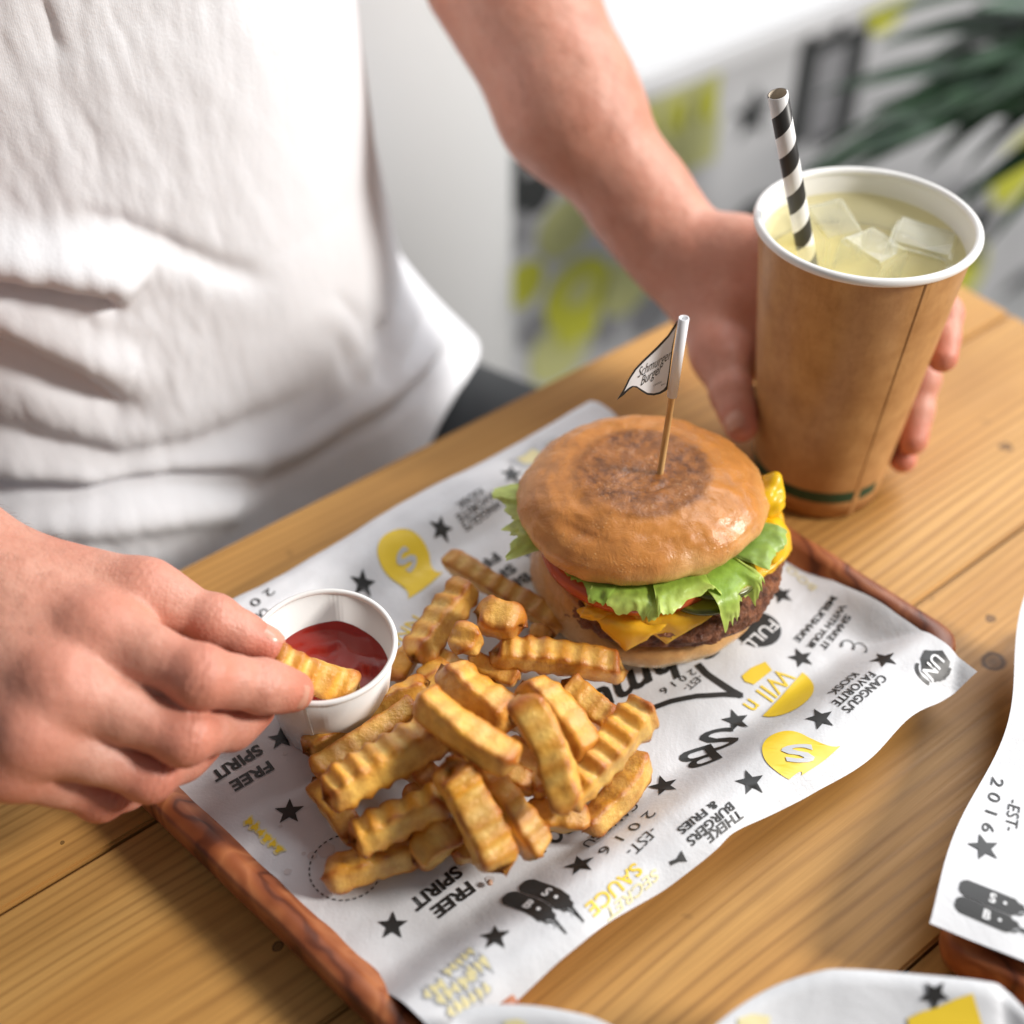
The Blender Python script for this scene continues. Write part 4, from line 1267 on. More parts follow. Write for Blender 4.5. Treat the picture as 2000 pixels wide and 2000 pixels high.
def f4(x, y): return (1180 + x / 8.782, 580 + y / 8.782)
def flag_pt(x, y, lift=0.0):
    px, py = f4(x, y)
    wave = 0.0016 * math.sin((x - 1250) / 1040.0 * 5.0) + 0.004 * ((1250 - x) / 1040.0)
    p = PY(px, py, 0.3775 - wave)
    return p - pb + Vector((0, -lift, 0))
def flag_poly(name, loops, mat, lift, parent):
    flat = [Vector((p[0], p[1], 0)) for lp in loops for p in lp]
    tris = tessellate_polygon([[Vector((p[0], p[1], 0)) for p in lp] for lp in loops])
    bm = bmesh.new(); bv = [bm.verts.new(v) for v in flat]
    for t in tris:
        try: bm.faces.new([bv[i] for i in t])
        except ValueError: pass
    for _ in range(4):
        e = [e for e in bm.edges if e.calc_length() > 90]
        if not e: break
        bmesh.ops.subdivide_edges(bm, edges=e, cuts=1)
        bmesh.ops.triangulate(bm, faces=bm.faces[:])
    for v in bm.verts: v.co = flag_pt(v.co.x, v.co.y, lift)
    return bm_obj(name, bm, mat, parent, smooth=True)
outer = [(1265, 385), (1090, 660), (900, 860), (640, 1110), (520, 1240), (420, 1400), (330, 1590), (215, 1770), (340, 1680), (430, 1590), (500, 1545), (560, 1560), (640, 1620), (740, 1680), (850, 1690), (960, 1665), (1040, 1620), (1085, 1590), (1120, 1350), (1180, 880), (1240, 520)]
inner = [(1238, 500), (1105, 690), (920, 890), (665, 1130), (550, 1250), (450, 1400), (345, 1620), (410, 1560), (480, 1520), (560, 1525), (650, 1585), (740, 1640), (850, 1650), (950, 1625), (1020, 1580), (1062, 1530), (1100, 1330), (1160, 860)]
flag = flag_poly('pennant', [outer], INK, 0.0, pick)
flag_poly('pennant_face', [inner], PAPERW, 0.00012, flag)
bk = flag_poly('pennant_back', [outer], PAPERW, -0.00015, flag)
def flag_text(s, a, b, cap, shear=0.35, bold=0.0, yshear=0.0):
    vs, fs = text_mesh(s, bold, shear)
    x0 = min(v.x for v in vs); x1 = max(v.x for v in vs)
    A = Vector(a); d = Vector(b) - A; L = d.length; d.normalize()
    up = Vector((0.10, -1)).normalized()
    out = [A + d * ((v.x - x0) / (x1 - x0) * L) + up * (v.y * cap / 0.7) for v in vs]
    m = [flag_pt(p.x, p.y, 0.00026) for p in out]
    mesh_obj('printed_lettering', m, fs, INK, flag, smooth=False)
flag_text('Schmurger', (575, 1385), (1150, 1040), 175, 0.35, -0.006)
flag_text('Burger', (625, 1520), (990, 1275), 165, 0.35, -0.004)
flag_text('CANGGU', (840, 1530), (985, 1460), 30, 0.0)
flag_text('BALI', (975, 1520), (1040, 1490), 26, 0.0)
# ============================================================ drink
CUPC = Vector((0.1425, 0.4515, 0.0))
KRAFT = NT('kraft paper')
_v = KRAFT.coord('Object')
_a = KRAFT.noise(_v, 70, 5, 0.65); _b = KRAFT.noise(KRAFT.coord('Object', scale=(1, 1, 0.35)), 330, 4, 0.6)
_c = KRAFT.ramp(_a, [(0.3, (0.40, 0.195, 0.068)), (0.55, (0.50, 0.265, 0.100)), (0.75, (0.57, 0.320, 0.130))])
_c = KRAFT.mix(KRAFT.ramp(_b, [(0.5, 0.0), (0.8, 0.4)]), _c, (0.27, 0.110, 0.030))
KRAFT = KRAFT.set(color=_c, rough=0.40, spec=0.4, normal=KRAFT.bump(_b, 0.12, 0.0005))
GREENB = plain('green print', (0.004, 0.055, 0.026), 0.5)
CR0, CR1, CH = 0.0288, 0.0432, 0.1350
cup = empty('paper_cup', CUPC)
LEAN = R(2.6)                       # held a little aslant
cup.rotation_euler = (-LEAN, 0, 0)
def cup_y(z): return CUPC.y + z * math.sin(LEAN)
tag(cup, 'brown kraft paper cup with white rim held by one hand', 'cup')
def cup_r(z): return CR0 + (CR1 - CR0) * z / CH
vs, fs = lathe([(CR0 - .0022, 0.007), (CR0 - 0.0006, 0.0005), (CR0, 0.0003)] + [(cup_r(CH * k / 16), CH * k / 16) for k in range(1, 17)], 128)
mesh_obj('outer_wall', vs, fs, KRAFT, cup)
vs, fs = lathe([(cup_r(CH * k / 12) - 0.0006, CH * k / 12) for k in range(12, 0, -1)] + [(CR0 - 0.001, 0.007), (0, 0.007)], 128)
mesh_obj('inner_lining', vs, fs, WHITECARD, cup)
n = 128; vs = []
for i in range(n):
    a = 2 * math.pi * i / n
    for k in range(12):
        b = 2 * math.pi * k / 12
        r = CR1 + 0.0004 + 0.0018 * math.cos(b)
        vs.append((r * math.cos(a), r * math.sin(a), CH - 0.0008 + 0.0018 * math.sin(b)))
mesh_obj('rolled_rim', vs, grid_faces(n, 12, True, True), WHITECARD, cup)
wall_seam(cup, R(-68), CR0, CR1 - 0.0002, 0.0006, CH - 0.003, KRAFT, 0.0030, 0.00035)
# printed green band, broken at the seam side
vs = []; NB = 90
for i in range(NB):
    a = R(-222) + R(176) * i / (NB - 1)
    for z in (0.0100, 0.0165):
        r = cup_r(z) + 0.00012
        vs.append((r * math.cos(a), r * math.sin(a), z))
mesh_obj('printed_green_band', vs, grid_faces(NB, 2), GREENB, cup)

LEMON = NT('cloudy lemonade')
LEMON = LEMON.set(color=(0.86, 0.78, 0.46), rough=0.05, sss=0.35, sss_scale=0.012, sss_radius=(1, .8, .35), spec=0.5,
                  normal=LEMON.bump(LEMON.noise(LEMON.coord('Object'), 70, 2, .4), 0.06, 0.002))
lz = CH - 0.0120
rl = cup_r(lz) - 0.0009
vs = []; NA = 96; NR = 24
for i in range(NA):
    a = 2 * math.pi * i / NA
    for j in range(NR):
        t = j / (NR - 1)
        x, y = rl * t * math.cos(a), rl * t * math.sin(a)
        vs.append((x, y, 0.0002 * noise.noise(Vector((x * 80, y * 80, 1))) + 0.0006 * smooth01((t - 0.96) / 0.04)))
drink = mesh_obj('lemonade', vs, grid_faces(NA, NR, wrap_u=True), LEMON, loc=Vector((CUPC.x, cup_y(lz), lz)))
tag(drink, 'pale yellow iced lemonade filling the kraft paper cup', 'drink')
def see_through(name, tint, color, rough, base, edge, bump):
    """clear matter: mostly transparent face on, bright and glossy along its edges"""
    t = NT(name)
    lw = t.n('ShaderNodeLayerWeight'); lw.inputs['Blend'].default_value = 0.5
    t.set(color=color, rough=rough, spec=0.6, normal=t.bump(t.noise(t.coord('Object'), 90, 2, .4), bump, 0.002))
    tr = t.n('ShaderNodeBsdfTransparent'); tr.inputs['Color'].default_value = (*tint, 1)
    mx = t.n('ShaderNodeMixShader')
    f = t.math('ADD', base, t.math('MULTIPLY', t.math('POWER', lw.outputs['Facing'], 3.0), edge), clamp=True)
    t.l(f, mx.inputs[0]); t.l(tr.outputs[0], mx.inputs[1]); t.l(t.b.outputs[0], mx.inputs[2])
    t.l(mx.outputs[0], t.t.nodes['Material Output'].inputs['Surface'])
    return t.m
drink.data.materials[0] = see_through('lemonade surface', (0.96, 0.92, 0.72), (0.82, 0.76, 0.50), 0.03, 0.22, 0.15, 0.08)
zd = lz - 0.013; rd_ = cup_r(zd) - 0.0009
vs, fs = lathe([(0.0, 0.0), (rd_ * .5, 0.0005), (rd_, 0.0)], 72)
mesh_obj('cloudy_depth', [Vector(v) + Vector((0, cup_y(zd) - cup_y(lz), zd - lz)) for v in vs], fs, LEMON, drink)
ICE = see_through('ice', (0.985, 0.99, 0.97), (0.93, 0.94, 0.90), 0.04, 0.10, 1.1, 0.10)
def ice(loc, rot, size, label, seed):
    bm = bmesh.new()
    bmesh.ops.create_cube(bm, size=1)
    bmesh.ops.bevel(bm, geom=list(bm.edges), offset=0.07, segments=3, affect='EDGES')
    bmesh.ops.subdivide_edges(bm, edges=bm.edges[:], cuts=1)
    for v in bm.verts:
        k = 1 + 0.10 * noise.noise(v.co * 1.6 + Vector((seed, 0, 0)))
        v.co = Vector((v.co.x * size[0] * k, v.co.y * size[1] * k, v.co.z * size[2] * k))
    o = bm_obj('ice_cube', bm, ICE, smooth=False)
    o.location = loc; o.rotation_euler = rot
    tag(o, label, 'ice cube', 'ice cubes in the lemonade')
LZ = Vector((0, 0, lz))
def pl(x, y): return P(x, y, lz)
ice(pl(1632, 432) + Vector((0, 0, -0.0096)), (R(3), R(-5), R(14)), (0.017, 0.026, 0.024), 'long clear ice cube right beside the striped straw', 1)
ice(pl(1800, 470) + Vector((0, 0, -0.0099)), (R(-4), R(4), R(-24)), (0.026, 0.024, 0.024), 'wide clear ice cube floating at the right side of the drink', 4)
ice(pl(1706, 478) + Vector((0, 0, -0.0110)), (R(4), R(3), R(38)), (0.020, 0.022, 0.024), 'cloudy sunken ice cube in the middle of the drink', 7)

STRAW = NT('striped straw paper')
_tc = STRAW.n('ShaderNodeTexCoord'); _s = STRAW.n('ShaderNodeSeparateXYZ'); STRAW.l(_tc.outputs['Object'], _s.inputs[0])
_ang = STRAW.math('DIVIDE', STRAW.math('ARCTAN2', _s.outputs['Y'], _s.outputs['X']), 2 * math.pi)
_ph = STRAW.math('FRACT', STRAW.math('ADD', STRAW.math('SUBTRACT', STRAW.math('DIVIDE', _s.outputs['Z'], 0.0185), _ang), 20.62))
_st = STRAW.math('GREATER_THAN', _ph, 0.5)
STRAW = STRAW.set(color=STRAW.mix(_st, (0.82, 0.81, 0.80), (0.028, 0.026, 0.025)), rough=0.42)
s_top = PY(1519, 183, 0.4560); s_bot = P(1572, 478, 0.1215)
ax = (s_top - s_bot).normalized()
s_bot = s_bot - ax * 0.050
Ls = (s_top - s_bot).length
vs = []; n = 40
for i in range(n):
    a = 2 * math.pi * i / n
    for r, z in ((0.0038, 0.0), (0.0038, Ls * .33), (0.0038, Ls * 0.66), (0.0038, Ls - 0.0001), (0.0034, Ls)):
        vs.append((r * math.cos(a), r * math.sin(a), z))
straw = mesh_obj('paper_straw', vs, grid_faces(n, 5, wrap_u=True), STRAW, loc=s_bot)
straw.rotation_euler = ax.to_track_quat('Z', 'Y').to_euler()
straw.data.polygons.foreach_set('use_smooth', [True] * len(straw.data.polygons))
vs = [((0.0034 if k else 0.0033) * math.cos(2 * math.pi * i / n), (0.0034 if k else 0.0033) * math.sin(2 * math.pi * i / n), (Ls if k else 0.0)) for i in range(n) for k in (0, 1)]
mesh_obj('straw_inside', vs, [tuple(reversed(q)) for q in grid_faces(n, 2, wrap_u=True)], plain('straw inner paper', (0.62, 0.54, 0.44), 0.6), straw)
tag(straw, 'black and white striped paper straw standing in the kraft cup', 'straw')
# ============================================================ person
def v3(p): return np.array([p[0], p[1], p[2]], dtype=np.float64)

def cap_sdf(p, a, b, ra, rb):
    a = v3(a); b = v3(b); ab = b - a
    t = np.clip(((p - a) @ ab) / max(1e-12, ab @ ab), 0, 1)
    return np.linalg.norm(p - a - t[:, None] * ab, axis=1) - (ra + (rb - ra) * t)

def smin(a, b, k):
    h = np.clip(0.5 + 0.5 * (b - a) / k, 0, 1)
    return b * (1 - h) + a * h - k * h * (1 - h)

def chain(p, pts, rad, k=0.004):
    d = None
    for i in range(len(pts) - 1):
        c = cap_sdf(p, pts[i], pts[i + 1], rad[i], rad[i + 1])
        d = c if d is None else smin(d, c, k)
    return d

def surface_nets(fun, lo, hi, h):
    """closed smooth surface of fun(points) = 0; fine values only near the surface"""
    lo = np.array(lo); hi = np.array(hi)
    n = np.ceil((hi - lo) / h).astype(int) + 1
    q = 6
    nc = (n + q - 1) // q + 1
    g = np.stack(np.meshgrid(*[np.arange(m) for m in nc], indexing='ij'), -1).reshape(-1, 3)
    dc = fun(lo + g * h * q).reshape(nc)
    big = np.repeat(np.repeat(np.repeat(dc, q, 0), q, 1), q, 2)[q // 2:, q // 2:, q // 2:][:n[0], :n[1], :n[2]].astype(np.float32)
    n = np.array(big.shape)
    m = np.abs(big) < h * q * 1.6
    idx = np.argwhere(m)
    out = np.empty(len(idx))
    for s in range(0, len(idx), 200000):
        out[s:s + 200000] = fun(lo + idx[s:s + 200000] * h)
    D = big; D[m] = out
    ins = D < 0
    # cells that hold a sign change
    c = np.zeros(n - 1, dtype=np.uint8)
    for dx in (0, 1):
        for dy in (0, 1):
            for dz in (0, 1):
                c += ins[dx:n[0] - 1 + dx, dy:n[1] - 1 + dy, dz:n[2] - 1 + dz]
    act = (c > 0) & (c < 8)
    cells = np.argwhere(act)
    vid = -np.ones(n - 1, dtype=np.int64)
    vid[act] = np.arange(len(cells))
    acc = np.zeros((len(cells), 3)); cnt = np.zeros(len(cells))
    corners = [(x, y, z) for x in (0, 1) for y in (0, 1) for z in (0, 1)]
    for i in range(8):
        for j in range(i + 1, 8):
            a, b = np.array(corners[i]), np.array(corners[j])
            if np.abs(a - b).sum() != 1: continue
            ca = cells + a; cb = cells + b
            da = D[ca[:, 0], ca[:, 1], ca[:, 2]]; db = D[cb[:, 0], cb[:, 1], cb[:, 2]]
            x = (da < 0) != (db < 0)
            t = np.where(x, da / np.where(np.abs(da - db) < 1e-9, 1e-9, da - db), 0)
            acc += np.where(x[:, None], a + t[:, None] * (b - a), 0)
            cnt += x
    V = lo + (cells + acc / np.maximum(cnt, 1)[:, None]) * h
    F = []
    for ax in range(3):
        u, w = (ax + 1) % 3, (ax + 2) % 3
        sl0 = [slice(None)] * 3; sl1 = [slice(None)] * 3
        sl0[ax] = slice(0, -1); sl1[ax] = slice(1, None)
        cr = ins[tuple(sl0)] != ins[tuple(sl1)]
        e = np.argwhere(cr)
        e = e[(e[:, u] > 0) & (e[:, w] > 0) & (e[:, u] < n[u] - 1) & (e[:, w] < n[w] - 1)]
        if len(e) == 0: continue
        o = np.zeros(3, dtype=int)
        def cell(du, dw):
            q_ = e.copy(); q_[:, u] -= du; q_[:, w] -= dw
            return vid[q_[:, 0], q_[:, 1], q_[:, 2]]
        quad = np.stack([cell(1, 1), cell(0, 1), cell(0, 0), cell(1, 0)], 1)
        flip = ~ins[e[:, 0], e[:, 1], e[:, 2]]
        quad[flip] = quad[flip][:, ::-1]
        F.append(quad)
    F = np.concatenate(F)
    F = F[(F >= 0).all(1)]
    return V, F

def vnoise(V, f, seed=0):
    return np.array([noise.noise(Vector((p[0] * f + seed, p[1] * f, p[2] * f))) for p in V])

# ---- right hand, reaching over the dip cup (thumb towards the body)
RH = dict(
    wrist=P(-150, 1095, 0.086), elbow=Vector((-0.400, 0.475, 0.165)),
    cmc=P(45, 1098, 0.080),
    thumb=[P(150, 1110, 0.080), P(285, 1160, 0.082), P(418, 1212, 0.076), P(522, 1262, 0.066)], thumb_r=[.0125, .0100, .0084, .0066],
    index=[P(192, 1240, 0.0855), P(392, 1322, 0.082), P(512, 1340, 0.069), P(572, 1350, 0.061)], index_r=[.0118, .0099, .0084, .0073],
    middle=[P(120, 1345, 0.0835), P(360, 1436, 0.067), P(450, 1416, 0.054), P(500, 1388, 0.049)], middle_r=[.0120, .0094, .0080, .0067],
    ring=[P(60, 1430, 0.077), P(290, 1515, 0.052), P(355, 1482, 0.044), P(400, 1455, 0.041)], ring_r=[.0110, .0082, .0072, .0063],
    pinky=[P(15, 1490, 0.067), P(195, 1556, 0.040), P(245, 1540, 0.034), P(275, 1520, 0.032)], pinky_r=[.0098, .0076, .0066, .0058],
)
def hand_fun(Hd, forearm):
    fing = ['index', 'middle', 'ring', 'pinky']
    def fun(p):
        w = Hd['wrist']
        palm = chain(p, forearm[0], forearm[1], 0.02)
        for i, f in enumerate(fing):
            m = Hd[f][0]
            lift = Hd.get('palm_off', Vector((0, 0, -0.0008)))
            q = cap_sdf(p, Vector(w).lerp(m, 0.12) + lift, m + lift * 0.7, Hd.get('palm_r', .0150), Hd[f + '_r'][0] * 1.02)
            palm = smin(palm, q, 0.010)
        th = Hd['thumb']
        tm = cap_sdf(p, Vector(w).lerp(Hd['cmc'], 0.6), th[1], .0135, Hd['thumb_r'][1] * 1.06)
        palm = smin(palm, tm, 0.014)
        # web between thumb and forefinger
        web = cap_sdf(p, Vector(th[0]).lerp(Hd['index'][0], 0.42) + Hd.get('palm_off', Vector((0, 0, -0.004))) * 1.5, Vector(w).lerp(Hd['index'][0], 0.55), .0085, .012)
        palm = smin(palm, web, 0.014)
        d = None
        for f in fing + ['thumb']:
            pts = Hd[f]; rr = Hd[f + '_r']
            if f == 'thumb': pts = pts[1:]; rr = rr[1:]
            pp = [pts[0]]; r2 = [rr[0]]
            for k in range(1, len(pts)):
                pp += [Vector(pts[k - 1]).lerp(pts[k], 0.5), pts[k]]
                r2 += [(rr[k - 1] + rr[k]) / 2 * (0.93 if k < len(pts) - 1 else 0.99), rr[k]]
            c = chain(p, pp, r2, 0.0035)
            # knuckle swellings
            for k in range(1, len(pts) - 1):
                kn = Vector(pts[k])
                c = smin(c, np.linalg.norm(p - v3(kn), axis=1) - rr[k] * 1.05, 0.003)
            e = smin(palm, c, 0.011)
            d = e if d is None else smin(d, e, 0.0012)
        return d
    return fun

def skin_cols(V, Hd, redness=1.0):
    base = np.array([0.64, 0.325, 0.235]); red = np.array([0.60, 0.125, 0.070]); palec = np.array([0.72, 0.42, 0.33])
    k = np.zeros(len(V)); pl_ = np.zeros(len(V))
    for f in ('index', 'middle', 'ring', 'pinky', 'thumb'):
        for i, q in enumerate(Hd[f]):
            d = np.linalg.norm(V - v3(q), axis=1)
            amt = (0.75, 0.95, 0.45, 0.9)[i]
            k = np.maximum(k, amt * np.exp(-(d / (0.0140 if i == 0 else 0.0115)) ** 2))
        for i in range(3):
            mid = (Vector(Hd[f][i]) + Vector(Hd[f][i + 1])) / 2
            d = np.linalg.norm(V - v3(mid), axis=1)
            pl_ = np.maximum(pl_, 0.5 * np.exp(-(d / 0.011) ** 2))
    k = np.clip(k * redness, 0, 1)[:, None]; pl_ = pl_[:, None]
    c = base * (1 - pl_) + palec * pl_
    return c * (1 - k) + red * k

parts_V = []; parts_F = []; parts_C = []
def add_part(V, F, C):
    off = sum(len(v) for v in parts_V)
    parts_V.append(V); parts_F.append(F + off); parts_C.append(C)

fr = ([RH['wrist'] + (RH['elbow'] - RH['wrist']) * 0.55, RH['wrist'], Vector(RH['wrist']).lerp(RH['middle'][0], 0.25)], [.034, .0245, .022])
V, F = surface_nets(hand_fun(RH, fr), (-0.29, 0.225, 0.012), (-0.055, 0.455, 0.135), 0.00085)
bump = 0.00022 * vnoise(V, 210) + 0.00010 * vnoise(V, 520)
def knuckle_creases(V, Hd, amp):
    d = np.zeros(len(V))
    for f in ('index', 'middle', 'ring', 'pinky', 'thumb'):
        for i in (1, 2):
            a, b, c = (v3(Hd[f][j]) for j in (i - 1, i, i + 1))
            t = (b - a) / np.linalg.norm(b - a) + (c - b) / np.linalg.norm(c - b)
            t /= np.linalg.norm(t)
            q = V - b; s = q @ t
            r = np.linalg.norm(q, axis=1)
            g = np.exp(-(r / (0.0105 if i == 1 else 0.0085)) ** 2) * np.exp(-(s / 0.0042) ** 2)
            wob = 0.0007 * np.sin(V[:, 0] * 900 + V[:, 1] * 700)
            d -= amp * (1.0 if i == 1 else 0.7) * g * np.clip(np.cos(2 * np.pi * (s + wob) / 0.0027), -0.2, 1) ** 1
    return d
bump += knuckle_creases(V, RH, 0.0013)
V = V + bump[:, None] * np.array([0.3, -0.4, 0.8])
add_part(V, F, skin_cols(V, RH))

# ---- left hand, round the kraft cup
def cy(ang, extra, z):
    r = cup_r(z) + extra
    return Vector((CUPC.x + r * math.cos(R(ang)), cup_y(z) + r * math.sin(R(ang)), z))
LH = dict(
    wrist=PD(1322, 492, 0.640), elbow=Vector((-0.030, 0.735, 0.262)),
    cmc=PY(1372, 575, 0.524),
    thumb=[PY(1385, 620, 0.512), PY(1402, 690, 0.484), PY(1430, 768, 0.461), PY(1448, 832, 0.443)], thumb_r=[.0130, .0105, .0092, .0074],
    index=[cy(104, .0225, .086), cy(48, .0165, .088), cy(18, .0105, .080), cy(-4, .0070, .071)], index_r=[.0120, .0092, .0080, .0068],
    middle=[cy(110, .0220, .068), cy(50, .0170, .064), cy(18, .0110, .046), cy(-8, .0075, .027)], middle_r=[.0122, .0095, .0082, .0070],
    ring=[cy(118, .0215, .052), cy(56, .0170, .042), cy(22, .0110, .028), cy(-6, .0072, .014)], ring_r=[.0115, .0088, .0076, .0064],
    pinky=[cy(128, .0205, .038), cy(72, .0160, .026), cy(44, .0105, .018), cy(24, .0075, .012)], pinky_r=[.0100, .0076, .0066, .0056],
    palm_off=Vector((-0.002, -0.004, 0.001)), palm_r=.0125,
)
e_, w_ = LH['elbow'], LH['wrist']
fa = ([PD(985, -60, 0.640), PD(1113, 212, 0.635), PD(1255, 400, 0.640), w_, Vector(w_).lerp(LH['middle'][0], 0.3)], [.0395, .0300, .0208, .0182, .0185])
V, F = surface_nets(hand_fun(LH, fa), (-0.055, 0.415, 0.002), (0.215, 0.70, 0.215), 0.0015)
CY_ = CUPC.y + V[:, 2] * math.sin(LEAN)
keep_d = np.hypot(V[:, 0] - CUPC.x, V[:, 1] - CY_)
# flesh gives way where it presses on the cup
rc = CR0 + (CR1 - CR0) * V[:, 2] / CH + 0.0004
push = np.where((keep_d < rc) & (V[:, 2] < CH), rc / np.maximum(keep_d, 1e-6), 1.0)
V[:, 0] = CUPC.x + (V[:, 0] - CUPC.x) * push
V[:, 1] = CY_ + (V[:, 1] - CY_) * push
bump = 0.0006 * vnoise(V, 60) + 0.00025 * vnoise(V, 210)
V = V + bump[:, None] * np.array([0.3, -0.5, 0.8])
add_part(V, F, skin_cols(V, LH, 0.8))

# ---- rest of the body: coarse, under the clothes or above the frame
OB = Vector((-0.208, 0.588, 0.0))
def bp(a, f, z): return OB + AX * a + BX * f + Vector((0, 0, z))
elL = LH['elbow']
def body_fun(p):
    d = chain(p, [bp(0, -.02, -0.20), bp(0, -.01, 0.0), bp(0, 0, 0.18), bp(0, -.02, 0.36)], [.090, .085, .088, .078], 0.05)
    d = smin(d, chain(p, [bp(-.13, -.02, 0.39), bp(.13, -.02, 0.39)], [.046, .046]), 0.04)
    d = smin(d, chain(p, [bp(.150, -.02, 0.395), elL, fa[0][0]], [.050, .043, .039]), 0.03)
    d = smin(d, chain(p, [bp(-.150, -.02, 0.395), RH['elbow'], RH['wrist'].lerp(RH['elbow'], 0.45)], [.050, .042, .034]), 0.03)
    d = smin(d, chain(p, [bp(0, -.015, 0.42), bp(0, 0.0, 0.53)], [.056, .052]), 0.03)
    # head with jaw, nose and ears
    d = smin(d, chain(p, [bp(0, .012, 0.68), bp(0, .02, 0.63)], [.085, .072]), 0.03)
    d = smin(d, chain(p, [bp(0, .045, 0.585), bp(0, .03, 0.61)], [.042, .055]), 0.03)
    d = smin(d, chain(p, [bp(0, .098, 0.665), bp(0, .112, 0.630)], [.008, .013]), 0.012)
    for s in (-1, 1):
        d = smin(d, chain(p, [bp(s * .083, .0, 0.655), bp(s * .085, .004, 0.625)], [.016, .011]), 0.008)
    return d
V, F = surface_nets(body_fun, (-0.62, 0.36, -0.33), (0.10, 0.92, 0.80), 0.009)
add_part(V, F, np.tile(np.array([[0.60, 0.285, 0.195]]), (len(V), 1)))
SKIN = mat_skin()
person = empty('person', OB + Vector((0, 0, -0.75)))
tag(person, 'person in a white T-shirt dipping a fry and holding the paper cup', 'person')
V = np.concatenate(parts_V) - v3(person.location); F = np.concatenate(parts_F)
body = mesh_obj('body', V.tolist(), F.tolist(), SKIN, person, colors=np.concatenate(parts_C))

# ---- fine hair on wrist and forearm
def arm_hair():
    co = np.concatenate(parts_V[:2]); n1 = len(parts_V[0]); n2 = n1 + len(parts_V[1])
    nr = np.empty(len(body.data.vertices) * 3, dtype=np.float32)
    body.data.vertex_normals.foreach_get('vector', nr)
    nr = nr.reshape(-1, 3)[:n2]
    px = 1000 + FPX * co[:, 0] / ((co[:, 1] - (co[:, 2] - CAM_H)) * S2)
    py = 1000 - FPX * (co[:, 1] + (co[:, 2] - CAM_H)) / (co[:, 1] - (co[:, 2] - CAM_H))
    rnd = random.Random(5)
    pick = []
    c1 = np.where((np.arange(n2) < n1) & (px < 210) & (py < 1330) & (nr[:, 2] > 0.1))[0]
    c2 = np.where((np.arange(n2) >= n1) & (py < 470) & (py > -100))[0]
    wr = v3(RH['wrist']); dir1 = v3(RH['middle'][0]) - wr; dir1 /= np.linalg.norm(dir1)
    dir2 = v3(LH['wrist']) - v3(fa[0][0]); dir2 /= np.linalg.norm(dir2)
    vs = []; fs = []
    def grow(i, d, L):
        p = co[i] - v3(person.location); n = nr[i]
        j = np.array([rnd.uniform(-.5, .5) for _ in range(3)])
        t = d + 0.45 * j; t = t - n * (t @ n); t /= np.linalg.norm(t)
        s_ = np.cross(t, n) * 0.00005
        k = len(vs)
        a = p; b = p + t * L * .5 + n * L * .28; c = p + t * L + n * L * .30
        vs.extend([a - s_, a + s_, b - s_ * .8, b + s_ * .8, c])
        fs.extend([(k, k + 1, k + 3, k + 2), (k + 2, k + 3, k + 4)])
    for _ in range(900):
        i = rnd.choice(c1)
        if rnd.random() < 1.0 - max(0, px[i]) / 260: grow(i, dir1, rnd.uniform(.004, .008))
    for _ in range(1500): grow(rnd.choice(c2), dir2, rnd.uniform(.006, .011))
    o = mesh_obj('arm_hair', [tuple(v) for v in vs], fs, plain('arm hair', (0.16, 0.065, 0.030), 0.5), person, smooth=False)
    o['kind'] = 'stuff'
arm_hair()

# ---- finger nails
NAIL = plain('finger nail', (0.62, 0.31, 0.22), 0.30, sss=0.2, sss_scale=0.003)
def nail(joint, tip, r, outward, w=0.0062, L=0.0105, back=0.3):
    joint = Vector(joint); tip = Vector(tip)
    t = (tip - joint).normalized()
    o = Vector(outward); o = (o - t * o.dot(t)).normalized()
    s = t.cross(o)
    c = tip + t * (r * 0.25)
    vs = []
    NU, NV = 12, 9
    for i in range(NU):
        u = i / (NU - 1)
        wid = w * (1 - 0.25 * (2 * u - 1) ** 4) * (0.86 if u > 0.92 or u < 0.06 else 1)
        for j in range(NV):
            q = 2 * j / (NV - 1) - 1
            x = (u - 0.80) * L
            ang = q * wid / r / 1.05
            dip = 0.0006 * max(0, u - 0.5) * 2
            edge = 0.0004 if (abs(q) > 0.9 or u < 0.05) else 0.0
            rad = r * (1.0 if u < 0.75 else 1.0 - 0.55 * (u - 0.75)) + 0.00046 - dip - edge
            vs.append(c + t * x + (o * math.cos(ang) + s * math.sin(ang)) * rad - person.location)
    return mesh_obj('fingernail', vs, grid_faces(NU, NV), NAIL, person)
nail(RH['index'][2], RH['index'][3], RH['index_r'][3], (0.25, -0.75, 0.60), 0.0058, 0.0100)
nail(RH['thumb'][2], RH['thumb'][3], RH['thumb_r'][3], (0.15, 0.45, 0.9), 0.0056, 0.0115)
nail(LH['thumb'][2], LH['thumb'][3], LH['thumb_r'][3], (-0.62, -0.72, 0.45), 0.0066, 0.0125)

# ---- T-shirt
CLOTH = NT('white cotton jersey')
_v = CLOTH.coord('Object')
_w = CLOTH.n('ShaderNodeTexWave', wave_type='BANDS', bands_direction='X'); _w.inputs['Scale'].default_value = 420.0; _w.inputs['Distortion'].default_value = 2.0
CLOTH.l(_v, _w.inputs['Vector'])
_h = CLOTH.math('ADD', CLOTH.math('MULTIPLY', _w.outputs['Fac'], 0.03), CLOTH.math('ADD', CLOTH.math('MULTIPLY', CLOTH.noise(_v, 620, 3, .6), 0.35), CLOTH.noise(CLOTH.coord('Object', scale=(1, 1, .45)), 70, 5, .6, 0.4)))
CLOTH = CLOTH.set(color=(0.83, 0.84, 0.87), rough=0.85, spec=0.2, sheen=0.15, normal=CLOTH.bump(_h, 0.22, 0.0030))

def project_np(V):
    a = (V[:, 1] - (V[:, 2] - CAM_H)) * S2; b = (V[:, 1] + (V[:, 2] - CAM_H)) * S2
    return 1000 + FPX * V[:, 0] / a, 1000 - FPX * b / a

